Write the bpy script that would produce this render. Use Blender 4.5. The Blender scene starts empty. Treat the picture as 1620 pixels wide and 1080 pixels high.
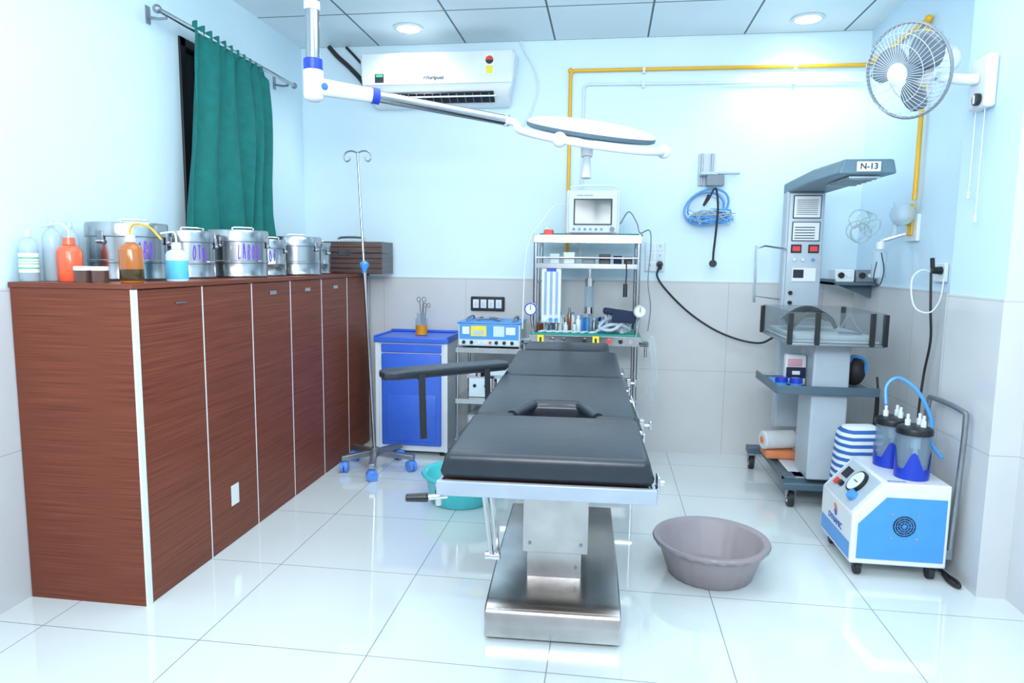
import bpy, bmesh, math, random
from mathutils import Vector, Matrix, Euler
random.seed(4)
pi=math.pi
SC=bpy.context.scene
COL=SC.collection
try:
    SC.view_settings.view_transform='Standard'
    SC.view_settings.look='None'
except Exception: pass

# ------------------------------------------------------------------ materials
def newmat(name):
    m=bpy.data.materials.new(name);m.use_nodes=True
    nt=m.node_tree
    return m,nt,nt.nodes['Principled BSDF']
def mat(name,c,rough=.5,metal=0,var=.06,scale=12,bump=0,emit=0,alpha=1,trans=0,coat=0,stretch=None,ior=None):
    m,nt,p=newmat(name)
    tc=nt.nodes.new('ShaderNodeTexCoord');mp=nt.nodes.new('ShaderNodeMapping')
    if stretch: mp.inputs['Scale'].default_value=stretch
    nt.links.new(tc.outputs['Object'],mp.inputs['Vector'])
    n=nt.nodes.new('ShaderNodeTexNoise');n.inputs['Scale'].default_value=scale;n.inputs['Detail'].default_value=4
    nt.links.new(mp.outputs[0],n.inputs['Vector'])
    r=nt.nodes.new('ShaderNodeValToRGB')
    r.color_ramp.elements[0].position=.3;r.color_ramp.elements[1].position=.7
    r.color_ramp.elements[0].color=(*[max(0,x*(1-var)) for x in c],1)
    r.color_ramp.elements[1].color=(*[min(1,x*(1+var)) for x in c],1)
    nt.links.new(n.outputs['Fac'],r.inputs['Fac']);nt.links.new(r.outputs['Color'],p.inputs['Base Color'])
    p.inputs['Roughness'].default_value=rough;p.inputs['Metallic'].default_value=metal
    if bump:
        b=nt.nodes.new('ShaderNodeBump');b.inputs['Strength'].default_value=bump;b.inputs['Distance'].default_value=.01
        nt.links.new(n.outputs['Fac'],b.inputs['Height']);nt.links.new(b.outputs[0],p.inputs['Normal'])
    if emit:
        p.inputs['Emission Color'].default_value=(*c,1);p.inputs['Emission Strength'].default_value=emit
    if trans: p.inputs['Transmission Weight'].default_value=trans
    if coat: p.inputs['Coat Weight'].default_value=coat;p.inputs['Coat Roughness'].default_value=.1
    if alpha<1: p.inputs['Alpha'].default_value=alpha
    if ior: p.inputs['IOR'].default_value=ior
    return m
def gridmask(nt,coord,specs,w):
    """specs: list of (axis index, offset, step)"""
    sep=nt.nodes.new('ShaderNodeSeparateXYZ');nt.links.new(coord,sep.inputs[0])
    def M(op,a,b=None,c=None):
        n=nt.nodes.new('ShaderNodeMath');n.operation=op
        for i,x in enumerate((a,b,c)):
            if x is None: continue
            if isinstance(x,(int,float)): n.inputs[i].default_value=x
            else: nt.links.new(x,n.inputs[i])
        return n.outputs[0]
    out=None
    for ax,off,st in specs:
        v=M('SUBTRACT',sep.outputs[ax],off);v=M('DIVIDE',v,st);v=M('ADD',v,.5)
        v=M('FRACT',v);v=M('SUBTRACT',v,.5);v=M('ABSOLUTE',v);v=M('MULTIPLY',v,st)
        v=M('LESS_THAN',v,w/2)
        out=v if out is None else M('MAXIMUM',out,v)
    return out
def tilemat(name,c,line,specs,w,rough,var=.03,scale=3,spec=.5,coat=0):
    m,nt,p=newmat(name)
    tc=nt.nodes.new('ShaderNodeTexCoord')
    g=gridmask(nt,tc.outputs['Object'],specs,w)
    n=nt.nodes.new('ShaderNodeTexNoise');n.inputs['Scale'].default_value=scale;n.inputs['Detail'].default_value=6
    nt.links.new(tc.outputs['Object'],n.inputs['Vector'])
    r=nt.nodes.new('ShaderNodeValToRGB')
    r.color_ramp.elements[0].position=.3;r.color_ramp.elements[1].position=.7
    r.color_ramp.elements[0].color=(*[x*(1-var) for x in c],1);r.color_ramp.elements[1].color=(*[min(1,x*(1+var)) for x in c],1)
    nt.links.new(n.outputs['Fac'],r.inputs['Fac'])
    mx=nt.nodes.new('ShaderNodeMix');mx.data_type='RGBA'
    nt.links.new(g,mx.inputs[0]);nt.links.new(r.outputs['Color'],mx.inputs[6]);mx.inputs[7].default_value=(*line,1)
    nt.links.new(mx.outputs[2],p.inputs['Base Color'])
    p.inputs['Roughness'].default_value=rough
    p.inputs['Specular IOR Level'].default_value=spec
    if coat: p.inputs['Coat Weight'].default_value=coat;p.inputs['Coat Roughness'].default_value=.03
    return m
def clearmat(name,c,fac=.8,rough=.05):
    m,nt,p=newmat(name)
    p.inputs['Base Color'].default_value=(*c,1);p.inputs['Roughness'].default_value=rough
    t=nt.nodes.new('ShaderNodeBsdfTransparent');t.inputs[0].default_value=(*[.5+.5*x for x in c],1)
    mx=nt.nodes.new('ShaderNodeMixShader');mx.inputs[0].default_value=fac
    o=nt.nodes['Material Output']
    nt.links.new(p.outputs[0],mx.inputs[1]);nt.links.new(t.outputs[0],mx.inputs[2]);nt.links.new(mx.outputs[0],o.inputs[0])
    return m

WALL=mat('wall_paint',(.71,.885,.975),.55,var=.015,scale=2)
WALLR=mat('wall_paint_shaded',(.62,.81,.94),.55,var=.015,scale=2)  # same wall paint, darkened: the right wall's shade is put into its colour
DADO_B=tilemat('dado_tile_back',(.64,.65,.655),(.46,.49,.50),[(0,.81,.6),(2,-.02,.6)],.004,.12)
DADO_S=tilemat('dado_tile_side',(.64,.66,.68),(.46,.49,.50),[(1,2.65,.6),(2,-.02,.6)],.004,.12)
FLOOR=tilemat('floor_tile',(.74,.80,.81),(.24,.29,.31),[(0,-.16,.6),(1,2.05,.6)],.0036,.06,var=.02,scale=1.5,spec=.7,coat=.4)
CEIL=tilemat('ceiling_tile',(.78,.89,.93),(.07,.11,.13),[(0,-.39,.61),(1,4.15,.61)],.012,.5,var=.04,scale=1.2)
STEEL=mat('brushed_steel',(.52,.54,.56),.18,1,var=.12,scale=6)
DRUM=mat('drum_steel',(.40,.41,.42),.22,1,var=.25,scale=5,stretch=(1,1,.15))
ARMS=mat('arm_steel',(.40,.42,.44),.14,1,var=.05)
STEELR=mat('worn_steel',(.56,.55,.54),.22,1,var=.16,scale=6,bump=.02)
CHROME=mat('chrome',(.66,.68,.70),.09,1,var=.02)
STEELD=mat('dull_steel',(.30,.33,.36),.35,.8,var=.1)
PLATE=mat('steel_blue_plate',(.36,.42,.50),.35,.3,var=.06)
WHITE=mat('white_plastic',(.76,.82,.87),.3,var=.02)
WHITEM=mat('white_enamel',(.80,.84,.87),.25,var=.02,coat=.4)
BLACK=mat('black_plastic',(.012,.013,.016),.35,var=.1)
RUBBER=mat('black_rubber',(.02,.02,.022),.6)
GREYP=mat('grey_plastic',(.20,.24,.28),.4)
FANB=mat('fan_blade_grey',(.16,.20,.25),.35)
CAGE=mat('cage_wire',(.55,.62,.68),.35)
GREYL=mat('light_grey_enamel',(.50,.58,.65),.35,var=.03)
SLATE=mat('slate_grey_enamel',(.085,.14,.185),.4,var=.05)
CANOPY=mat('canopy_grey',(.13,.22,.28),.4,var=.04)
BLUE=mat('royal_blue_plastic',(.045,.15,.70),.35,var=.05)
BLUED=mat('deep_blue_plastic',(.01,.045,.50),.3,var=.05)
BLUEL=mat('sky_blue_enamel',(.07,.33,.80),.35,var=.03)
BLUEC=mat('caster_blue',(.10,.28,.80),.35)
YELL=mat('yellow_pipe_paint',(.85,.47,.02),.35,var=.04)
YELS=mat('yellow_sticker',(.9,.75,.05),.5)
RED=mat('red_plastic',(.8,.05,.03),.4)
TEAL=mat('teal_plastic',(.08,.62,.66),.3,var=.04)
AMBERL=mat('amber_liquid',(.75,.30,.01),.15,var=.1,coat=.5)
AMBERP=mat('amber_plastic',(.45,.13,.02),.2,var=.08,coat=.5)
AMBER=mat('amber_glass',(.20,.06,.012),.12,var=.15,coat=.5)
DKLIQ=mat('dark_liquid',(.06,.035,.01),.15,coat=.5)
ORANGE=mat('orange_plastic',(.90,.13,.05),.3,var=.05,coat=.3)
CYAN=mat('pale_blue_liquid',(.12,.55,.78),.2,var=.04,coat=.5)
MILKY=mat('milky_plastic',(.62,.76,.83),.25,coat=.3)
CLEAR=clearmat('clear_plastic',(.72,.83,.89),.62)
JARC=clearmat('clear_jar',(.55,.68,.78),.80)
CLEARG=clearmat('acrylic_panel',(.60,.66,.68),.90)
TUBE=clearmat('clear_tubing',(.65,.75,.78),.5)
LEATHER=mat('black_leatherette',(.014,.020,.030),.36,var=.12,scale=30,bump=.06)
STRAP=mat('black_webbing',(.012,.014,.018),.7)
CLOTH=mat('green_cloth',(.001,.165,.15),.8,var=.12,scale=20,bump=.1)
GREEND=mat('green_sheet',(.02,.32,.25),.6)
NAVY=mat('navy_fabric',(.01,.02,.06),.8)
TAUPE=mat('taupe_plastic',(.32,.28,.30),.35,var=.04)
DKWOOD=mat('dark_wood',(.060,.036,.034),.35,var=.4,scale=6,stretch=(1,1,14),coat=.2)
SLAT=mat('brown_slat',(.13,.08,.07),.35,var=.3,scale=6,stretch=(1,1,14),coat=.2)
SCREEN=mat('screen_glass',(.09,.13,.14),.12,var=.05)
GLASSD=mat('dark_window_glass',(.04,.055,.07),.1)
PAPER=mat('paper_label',(.80,.86,.88),.6,var=.01)
INK=mat('ink',(.02,.02,.03),.6)
PURPLE=mat('purple_ink',(.20,.05,.62),.6)
INKB=mat('blue_ink',(.02,.10,.55),.5)
ORG2=mat('orange_cloth',(.75,.25,.10),.8,bump=.1)
ORT=mat('orange_tube',(.9,.4,.03),.3)
WHCL=mat('white_cloth',(.72,.75,.77),.8,bump=.1)
PINK=mat('pink_print',(.70,.35,.42),.6)
STICK=mat('green_label',(.05,.5,.25),.5)
LEDM=mat('lamp_diffuser',(1,1,1),.4,emit=14,var=0)
DIGIT=mat('red_digits',(.6,.05,.05),.3,emit=.3)
BROWN=mat('brown_board',(.16,.08,.05),.6,var=.2)
BRC=mat('brown_contents',(.12,.06,.05),.2)

def woodmat():
    m,nt,p=newmat('red_brown_laminate')
    tc=nt.nodes.new('ShaderNodeTexCoord');mp=nt.nodes.new('ShaderNodeMapping')
    mp.inputs['Scale'].default_value=(3.0,3.0,420)
    nt.links.new(tc.outputs['Object'],mp.inputs[0])
    n=nt.nodes.new('ShaderNodeTexNoise');n.inputs['Scale'].default_value=1.0;n.inputs['Detail'].default_value=3
    nt.links.new(mp.outputs[0],n.inputs['Vector'])
    r=nt.nodes.new('ShaderNodeValToRGB');e=r.color_ramp.elements
    e[0].position=.28;e[0].color=(.105,.021,.010,1);e[1].position=.75;e[1].color=(.27,.076,.039,1)
    q=e.new(.50);q.color=(.185,.044,.021,1)
    nt.links.new(n.outputs['Fac'],r.inputs['Fac']);nt.links.new(r.outputs['Color'],p.inputs['Base Color'])
    p.inputs['Roughness'].default_value=.45
    p.inputs['Specular IOR Level'].default_value=.35
    return m
WOOD=woodmat()
def stripemat():
    m,nt,p=newmat('striped_cloth')
    tc=nt.nodes.new('ShaderNodeTexCoord');w=nt.nodes.new('ShaderNodeTexWave')
    w.bands_direction='Z';w.inputs['Scale'].default_value=9;w.inputs['Distortion'].default_value=.6
    nt.links.new(tc.outputs['Object'],w.inputs['Vector'])
    r=nt.nodes.new('ShaderNodeValToRGB');r.color_ramp.interpolation='CONSTANT';e=r.color_ramp.elements
    e[0].color=(.75,.82,.88,1);e[1].position=.5;e[1].color=(.03,.13,.45,1)
    nt.links.new(w.outputs['Fac'],r.inputs['Fac']);nt.links.new(r.outputs['Color'],p.inputs['Base Color'])
    p.inputs['Roughness'].default_value=.8
    return m
STRIPE=stripemat()

# ------------------------------------------------------------------ mesh builder
def catmull(pts,n=6,closed=False):
    P=[Vector(p) for p in pts]
    if len(P)<3: return P
    out=[];N=len(P)
    rng=range(N) if closed else range(N-1)
    for i in rng:
        if closed: a,b,c,d=P[(i-1)%N],P[i],P[(i+1)%N],P[(i+2)%N]
        else:
            b,c=P[i],P[i+1];a=P[i-1] if i>0 else b+(b-c);d=P[i+2] if i+2<N else c+(c-b)
        for k in range(n):
            t=k/n
            out.append(.5*((2*b)+(c-a)*t+(2*a-5*b+4*c-d)*t*t+(3*b-a-3*c+d)*t**3))
    if not closed: out.append(P[-1])
    return out
class B:
    def __init__(s): s.bm=bmesh.new();s.mats=[]
    def _mi(s,m):
        if m not in s.mats: s.mats.append(m)
        return s.mats.index(m)
    def _set(s,faces,m):
        i=s._mi(m)
        for f in faces: f.material_index=i
    def _fin(s,vs,m,M=None):
        if M is not None: bmesh.ops.transform(s.bm,matrix=M,verts=vs)
        fs=set()
        for v in vs: fs.update(v.link_faces)
        s._set(fs,m)
        return vs
    def box(s,x0,x1,y0,y1,z0,z1,m,M=None,bev=0,seg=2):
        r=bmesh.ops.create_cube(s.bm,size=1)
        vs=r['verts']
        T=Matrix.Translation(((x0+x1)/2,(y0+y1)/2,(z0+z1)/2))@Matrix.Diagonal((abs(x1-x0),abs(y1-y0),abs(z1-z0),1))
        bmesh.ops.transform(s.bm,matrix=T,verts=vs)
        if bev:
            es=set()
            for v in vs: es.update(v.link_edges)
            r=bmesh.ops.bevel(s.bm,geom=list(es),offset=bev,segments=seg,affect='EDGES',profile=.5)
            vs=list({v for f in r['faces'] for v in f.verts}|{v for v in vs if v.is_valid})
        return s._fin(vs,m,M)
    def cyl(s,p0,p1,r0,m,r1=None,seg=20,M=None):
        p0=Vector(p0);p1=Vector(p1);d=p1-p0
        r=bmesh.ops.create_cone(s.bm,cap_ends=True,segments=seg,radius1=r0,radius2=r0 if r1 is None else r1,depth=d.length)
        T=Matrix.Translation((p0+p1)/2)@d.to_track_quat('Z','Y').to_matrix().to_4x4()
        bmesh.ops.transform(s.bm,matrix=T,verts=r['verts'])
        return s._fin(r['verts'],m,M)
    def sph(s,c,r,m,sc=(1,1,1),M=None,u=20,v=12):
        q=bmesh.ops.create_uvsphere(s.bm,u_segments=u,v_segments=v,radius=r)
        T=Matrix.Translation(c)@Matrix.Diagonal((*sc,1))
        bmesh.ops.transform(s.bm,matrix=T,verts=q['verts'])
        return s._fin(q['verts'],m,M)
    def lathe(s,prof,m,c=(0,0,0),seg=32,M=None):
        rings=[];vs=[]
        for r,z in prof:
            if r<1e-5:
                v=s.bm.verts.new((c[0],c[1],c[2]+z));rings.append([v]);vs.append(v)
            else:
                ring=[s.bm.verts.new((c[0]+r*math.cos(2*pi*i/seg),c[1]+r*math.sin(2*pi*i/seg),c[2]+z)) for i in range(seg)]
                rings.append(ring);vs+=ring
        for a,b in zip(rings,rings[1:]):
            for i in range(seg):
                j=(i+1)%seg
                if len(a)==1 and len(b)==1: continue
                if len(a)==1: s.bm.faces.new((a[0],b[i],b[j]))
                elif len(b)==1: s.bm.faces.new((a[i],a[j],b[0]))
                else: s.bm.faces.new((a[i],a[j],b[j],b[i]))
        return s._fin(vs,m,M)
    def tube(s,pts,r,m,seg=8,closed=False,smooth=0,M=None,rfun=None,flat=1.0):
        P=catmull(pts,smooth,closed) if smooth else [Vector(p) for p in pts]
        N=len(P);rings=[];vs=[]
        up=None
        for i in range(N):
            if closed: t=P[(i+1)%N]-P[(i-1)%N]
            else: t=P[min(i+1,N-1)]-P[max(i-1,0)]
            if t.length<1e-9: t=Vector((0,0,1))
            t.normalize()
            if up is None:
                up=Vector((0,0,1)) if abs(t.z)<.9 else Vector((1,0,0))
            a=up-t*up.dot(t)
            if a.length<1e-6: a=t.orthogonal()
            a.normalize();b=t.cross(a);up=a
            rr=rfun(i/(N-1)) if rfun else r
            ring=[s.bm.verts.new(P[i]+a*(rr*flat*math.cos(2*pi*k/seg))+b*(rr*math.sin(2*pi*k/seg))) for k in range(seg)]
            rings.append(ring);vs+=ring
        pr=list(zip(rings,rings[1:]))
        if closed: pr.append((rings[-1],rings[0]))
        for a,b in pr:
            for k in range(seg):
                j=(k+1)%seg
                s.bm.faces.new((a[k],a[j],b[j],b[k]))
        if not closed:
            s.bm.faces.new(rings[0][::-1]);s.bm.faces.new(rings[-1])
        return s._fin(vs,m,M)
    def prism(s,poly,axis,a,b,m,M=None,bev=0,seg=2):
        """poly 2D points; axis 'x','y','z' extrusion"""
        def P(p,t):
            if axis=='z': return (p[0],p[1],t)
            if axis=='y': return (p[0],t,p[1])
            return (t,p[0],p[1])
        A=[s.bm.verts.new(P(p,a)) for p in poly];C=[s.bm.verts.new(P(p,b)) for p in poly]
        n=len(poly);fs=[s.bm.faces.new(A[::-1]),s.bm.faces.new(C)]
        for i in range(n):
            j=(i+1)%n;fs.append(s.bm.faces.new((A[i],A[j],C[j],C[i])))
        bmesh.ops.recalc_face_normals(s.bm,faces=fs)
        vs=A+C
        if bev:
            es=set()
            for v in vs: es.update(v.link_edges)
            r=bmesh.ops.bevel(s.bm,geom=list(es),offset=bev,segments=seg,affect='EDGES',profile=.5)
            vs=list({v for f in r['faces'] for v in f.verts}|{v for v in vs if v.is_valid})
        return s._fin(vs,m,M)
    def obj(s,name,parent=None,M=None,bev=0,bseg=2,angle=.7,label=None,solid=0,sub=0,recalc=True):
        if M is not None: bmesh.ops.transform(s.bm,matrix=M,verts=s.bm.verts)
        if recalc: bmesh.ops.recalc_face_normals(s.bm,faces=s.bm.faces)
        me=bpy.data.meshes.new(name);s.bm.to_mesh(me);s.bm.free()
        for m in s.mats: me.materials.append(m)
        me.shade_smooth()
        try: me.set_sharp_from_angle(angle=angle)
        except Exception: pass
        o=bpy.data.objects.new(name,me);COL.objects.link(o)
        if parent: o.parent=parent
        if bev:
            d=o.modifiers.new('bevel','BEVEL');d.width=bev;d.segments=bseg;d.limit_method='ANGLE';d.angle_limit=.7
        if sub:
            d=o.modifiers.new('sub','SUBSURF');d.levels=sub;d.render_levels=sub
        if solid:
            d=o.modifiers.new('solid','SOLIDIFY');d.thickness=solid
        if label: o['label']=label
        return o
def thing(name,label,cat,loc=(0,0,0),rz=0,group=None):
    o=bpy.data.objects.new(name,None);o.empty_display_size=.1
    COL.objects.link(o);o.location=loc;o.rotation_euler=(0,0,rz)
    o['label']=label;o['category']=cat
    if group: o['group']=group
    return o
def tag(o,label,cat,group=None):
    o['label']=label;o['category']=cat
    if group:o['group']=group
    return o
def structure(o): o['kind']='structure';return o
def txt(body,size,loc,rot,m,parent,name='lettering',ext=.0006,align='CENTER',sx=1.0,bold=0):
    cu=bpy.data.curves.new(name,'FONT');cu.body=body;cu.size=size;cu.align_x=align;cu.align_y='CENTER';cu.extrude=ext
    cu.offset=bold
    t=bpy.data.objects.new(name+'_tmp',cu);COL.objects.link(t)
    bpy.context.view_layer.update()
    me=bpy.data.meshes.new_from_object(t.evaluated_get(bpy.context.evaluated_depsgraph_get()))
    bpy.data.objects.remove(t)
    me.materials.clear();me.materials.append(m)
    o=bpy.data.objects.new(name,me);COL.objects.link(o)
    o.parent=parent;o.location=loc;o.rotation_euler=rot;o.scale=(sx,1,1)
    return o
FACE=(pi/2,0,0)

# ------------------------------------------------------------------ room shell
H=2.78; YB=4.76; XL=-2.18; XR=1.61; Y0=-1.4; DZ=1.19
b=B();b.box(XL-.3,XR+.3,Y0,YB+.3,-.1,0,FLOOR);structure(b.obj('floor'))
b=B();b.box(XL-.3,XR+.3,Y0,YB+.3,H,H+.08,CEIL);structure(b.obj('ceiling'))
b=B();b.box(XL-.2,XR+.2,YB,YB+.15,DZ,H,WALL);b.box(XL-.2,XR+.2,YB-.008,YB+.15,0,DZ,DADO_B);structure(b.obj('wall_back'))
WY0,WY1,WZ0,WZ1=3.33,4.26,1.40,2.42
b=B()
b.box(XL-.15,XL,Y0,WY0,DZ,H,WALL);b.box(XL-.15,XL,WY1,YB,DZ,H,WALL)
b.box(XL-.15,XL,WY0,WY1,DZ,WZ0,WALL);b.box(XL-.15,XL,WY0,WY1,WZ1,H,WALL)
b.box(XL-.15,XL+.008,Y0,YB,0,DZ,DADO_S);structure(b.obj('wall_left'))
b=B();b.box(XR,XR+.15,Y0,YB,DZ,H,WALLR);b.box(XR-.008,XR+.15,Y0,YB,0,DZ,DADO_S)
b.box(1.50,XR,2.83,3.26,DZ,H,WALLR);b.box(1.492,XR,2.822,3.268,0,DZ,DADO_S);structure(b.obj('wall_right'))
# window
b=B();f=.045
for a in ((WY0,WY0+f,WZ0,WZ1),(WY1-f,WY1,WZ0,WZ1),(WY0,WY1,WZ0,WZ0+f),(WY0,WY1,WZ1-f,WZ1),((WY0+WY1)/2-.02,(WY0+WY1)/2+.02,WZ0,WZ1)):
    b.box(XL-.08,XL+.012,a[0],a[1],a[2],a[3],BLACK)
w=structure(b.obj('window_1',bev=.003))
b=B();b.box(XL-.06,XL-.05,WY0+.01,WY1-.01,WZ0+.01,WZ1-.01,GLASSD);b.obj('window_pane',w)

# ceiling downlights
def downlight(x,y):
    t=thing('downlight','round recessed ceiling downlight with white rim','lamp',(x,y,H),group='recessed ceiling downlights')
    b=B();b.lathe([(.070,0),(.095,-.001),(.098,-.006),(.088,-.012),(.073,-.010),(.071,-.002)],WHITE);b.obj('rim',t)
    b=B();b.lathe([(0,-.006),(.071,-.006),(.071,-.002),(0,-.002)],LEDM);b.obj('diffuser',t)
for x,y in ((-1.30,4.42),(1.15,4.5)): downlight(x,y)

# ------------------------------------------------------------------ long cabinet
cab=thing('storage_cabinet','long reddish-brown wood-grain laminate cabinet with white edge strips','cabinet',(XL+.012,2.23,0))
CW=.488;CD=2.45;CH=1.213
b=B();b.box(0,CW-.022,0,CD,0,CH-.021,WOOD);b.box(CW-.0222,CW-.0065,0,.012,0,CH-.021,WOOD);b.obj('body',cab)
b=B();b.box(-.003,CW+.006,-.006,CD+.004,CH-.02,CH,WOOD);b.obj('worktop',cab,bev=.002)
b=B();b.box(CW-.006,CW+.002,-.002,.026,0,CH-.021,WHITEM);b.obj('edge_strip',cab,label='white edge strip')
ds=(CD-.030)/6
for i in range(6):
    y0=.030+i*ds
    b=B();b.box(CW-.0215,CW-.002,y0-.003 if i==0 else y0+.001,y0+ds-.0065,.004,CH-.024,WOOD);b.box(CW-.0215,CW-.0005,y0+ds-.006,y0+ds,.0,CH-.022,WHITEM)
    d=b.obj('door',cab)
    if i in(0,2,3,4):
        hb=B();yy=y0+ds*(.62 if i==0 else .5)
        hb.box(CW-.002,CW+.004,yy-.035,yy+.035,CH-.085,CH-.066 if i else CH-.079,STEEL);hb.obj('handle',d,label='small recessed steel handle')
    if i==1:
        hb=B();hb.box(CW-.002,CW-.0005,y0+ds*.40,y0+ds*.56,.175,.27,PAPER);hb.obj('sticker',d,label='small white paper sticker')

# ------------------------------------------------------------------ curtain rod, curtain
rod=thing('curtain_rod','steel curtain rod on wall brackets above the window','curtain rod',(XL+.10,0,2.44))
b=B();b.cyl((0,3.03,0),(0,4.42,0),.012,STEEL);b.obj('pole',rod)
for yy in (3.03,4.42):
    b=B();b.sph((0,yy,0),.02,STEELD);b.obj('finial',rod)
for yy in (3.10,4.34):
    b=B();b.box(-.1,-.094,yy-.015,yy+.015,-.04,.04,STEELD);b.tube([(-.095,yy,-.01),(-.04,yy,-.02),(0,yy,-.018)],.007,STEELD);b.obj('bracket',rod)
b=B();nU=150;nV=40
grid=[]
for j in range(nV+1):
    v=j/nV;z=2.475-(2.475-1.42)*v
    row=[]
    for i in range(nU+1):
        u=i/nU
        y0=3.30-.10*v;y1=4.03+.03*math.sin(v*5)-.05*max(0,.25-v)
        y=y0+(y1-y0)*u+.012*v*math.sin(u*17+v*3)
        uu=u+.035*math.sin(u*6.5+1)+.02*math.sin(u*15+v*2.2)
        ph=uu*2*pi*5.0+1.6*v*math.sin(u*5+v*2)
        amp=(.012+.032*v)*(.4+.6*abs(math.sin(u*7.3+1.1*v)))+.006
        x=XL+.105+amp*math.sin(ph)+.005*math.sin(2.3*ph+v*7)*(1-v*.3)
        if v<.05:
            pt=u*2*pi*11;x=XL+.10+.015*math.sin(pt)
        z2=z+(.010*math.sin(u*2*pi*11) if j==0 else 0)
        z2-=.05*u*(1-v)+.02*v*math.sin(u*6)
        row.append(b.bm.verts.new((x,y,z2)))
    grid.append(row)
for j in range(nV):
    for i in range(nU):
        b.bm.faces.new((grid[j][i],grid[j][i+1],grid[j+1][i+1],grid[j+1][i]))
b._fin(list(b.bm.verts),CLOTH)
cu=b.obj('curtain',angle=3,solid=.002)
tag(cu,'teal green cloth curtain gathered on the window rod','curtain')

# ------------------------------------------------------------------ air conditioner
ac=thing('air_conditioner','white split air conditioner mounted high on the wall','air conditioner',(-1.15,YB,2.345))
prof=[(0,.0),(-.10,.0),(-.17,.035),(-.215,.10),(-.222,.16),(-.222,.30),(-.20,.325),(-.02,.335),(0,.335)]
b=B();vs=b.prism(prof,'x',-.52,.52,WHITEM)
for v in vs:
    if v.co.z<.05: v.co.x*=.90
    elif v.co.z<.12: v.co.x*=.975
b.obj('housing',ac,bev=.018,bseg=4)
b=B();b.box(-.505,.505,-.2265,-.219,.115,.315,WHITE);b.obj('front_panel',ac,bev=.003)
b=B();Mx=Matrix.Translation((0,-.165,.035))@Matrix.Rotation(math.radians(-37),4,'X')
b.box(-.33,.38,-.052,.03,-.012,.002,BLACK,M=Mx)
for k in range(13): b.box(-.30+k*.054,-.296+k*.054,-.05,.03,-.018,-.011,GREYP,M=Mx)
b.obj('air_outlet',ac,label='dark louvred air outlet')
b=B();b.box(-.36,.40,-.072,-.06,-.008,.0,WHITE,M=Matrix.Translation((0,-.165,.035)));b.obj('louvre',ac)
b=B();b.box(-.415,-.355,-.2285,-.226,.13,.185,INK);b.box(-.408,-.362,-.2292,-.228,.165,.18,STICK);b.obj('sticker',ac,label='small black and green sticker')
b=B();b.box(.325,.385,-.2285,-.226,.165,.30,PAPER)
b.prism([(.355+.026*math.cos(t*pi/12),.257+.026*math.sin(t*pi/12)) for t in range(13)],'y',-.2292,-.2284,RED)
b.prism([(.355+.026*math.cos(-t*pi/12),.257+.026*math.sin(-t*pi/12)) for t in range(13)],'y',-.2292,-.2284,BLACK)
b.box(.333,.377,-.2292,-.2284,.173,.22,YELS);b.obj('energy_label',ac,label='white energy rating label in red and yellow')
txt('Whirlpool',.034,(-.02,-.2285,.155),FACE,INK,ac,bold=.0008)
b=B();b.tube([(-1.95,4.70,2.765),(-1.89,4.70,2.70),(-1.80,4.71,2.62),(-1.72,4.73,2.53),(-1.715,4.735,2.47)],.016,RUBBER,smooth=6)
tag(b.obj('refrigerant_hose'),'black insulated hose running from the ceiling to the air conditioner','hose')
b=B();b.tube([(-1.84,4.735,2.77),(-1.78,4.735,2.71),(-1.715,4.738,2.64),(-1.69,4.74,2.61)],.009,RUBBER,smooth=6)
tag(b.obj('refrigerant_hose'),'thin black hose beside the thicker insulated hose','hose')
b=B();b.tube([(-.62,4.74,2.775),(-.60,4.745,2.72),(-.52,4.745,2.58),(-.50,4.745,2.45),(-.55,4.745,2.30),(-.60,4.745,2.22)],.006,WHITE,smooth=6)
tag(b.obj('drain_hose'),'thin white hose hanging beside the air conditioner','hose')

# ------------------------------------------------------------------ pipes
pz=2.575
b=B();r=.012
b.tube([(-.28,YB-.022,1.30),(-.28,YB-.022,pz-.03),(-.272,YB-.022,pz-.008),(-.25,YB-.022,pz),(1.55,YB-.022,pz-.01),(1.583,YB-.028,pz-.01),(1.588,YB-.06,pz-.01),(1.588,3.96,pz-.01),(1.588,3.925,pz-.02),(1.588,3.91,pz-.05),(1.588,3.91,1.655)],r,YELL,seg=12)
for p in ((-.28,YB-.022,pz),(1.588,YB-.022,pz-.01),(1.588,3.91,pz-.01)): b.sph(p,.019,YELL)
gp=b.obj('gas_pipe');tag(gp,'yellow painted gas pipe clipped along the walls','pipe')
for x in (.2,1.15):
    bb=B();bb.box(x-.008,x+.008,YB-.036,YB-.001,pz-.03,pz+.022,WHITE);bb.obj('clip',gp,label='white pipe clip')
b=B();b.tube([(-.19,YB-.02,1.35),(-.19,YB-.02,2.45),(-.185,YB-.02,2.475),(-.16,YB-.02,2.485),(1.56,YB-.02,2.465)],.008,WHITE,seg=10)
for x in (.2,1.15): b.box(x-.008,x+.008,YB-.032,YB-.001,2.455,2.50,WHITE)
wp=b.obj('conduit_pipe');tag(wp,'thin white conduit pipe running along the wall','pipe')

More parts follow.
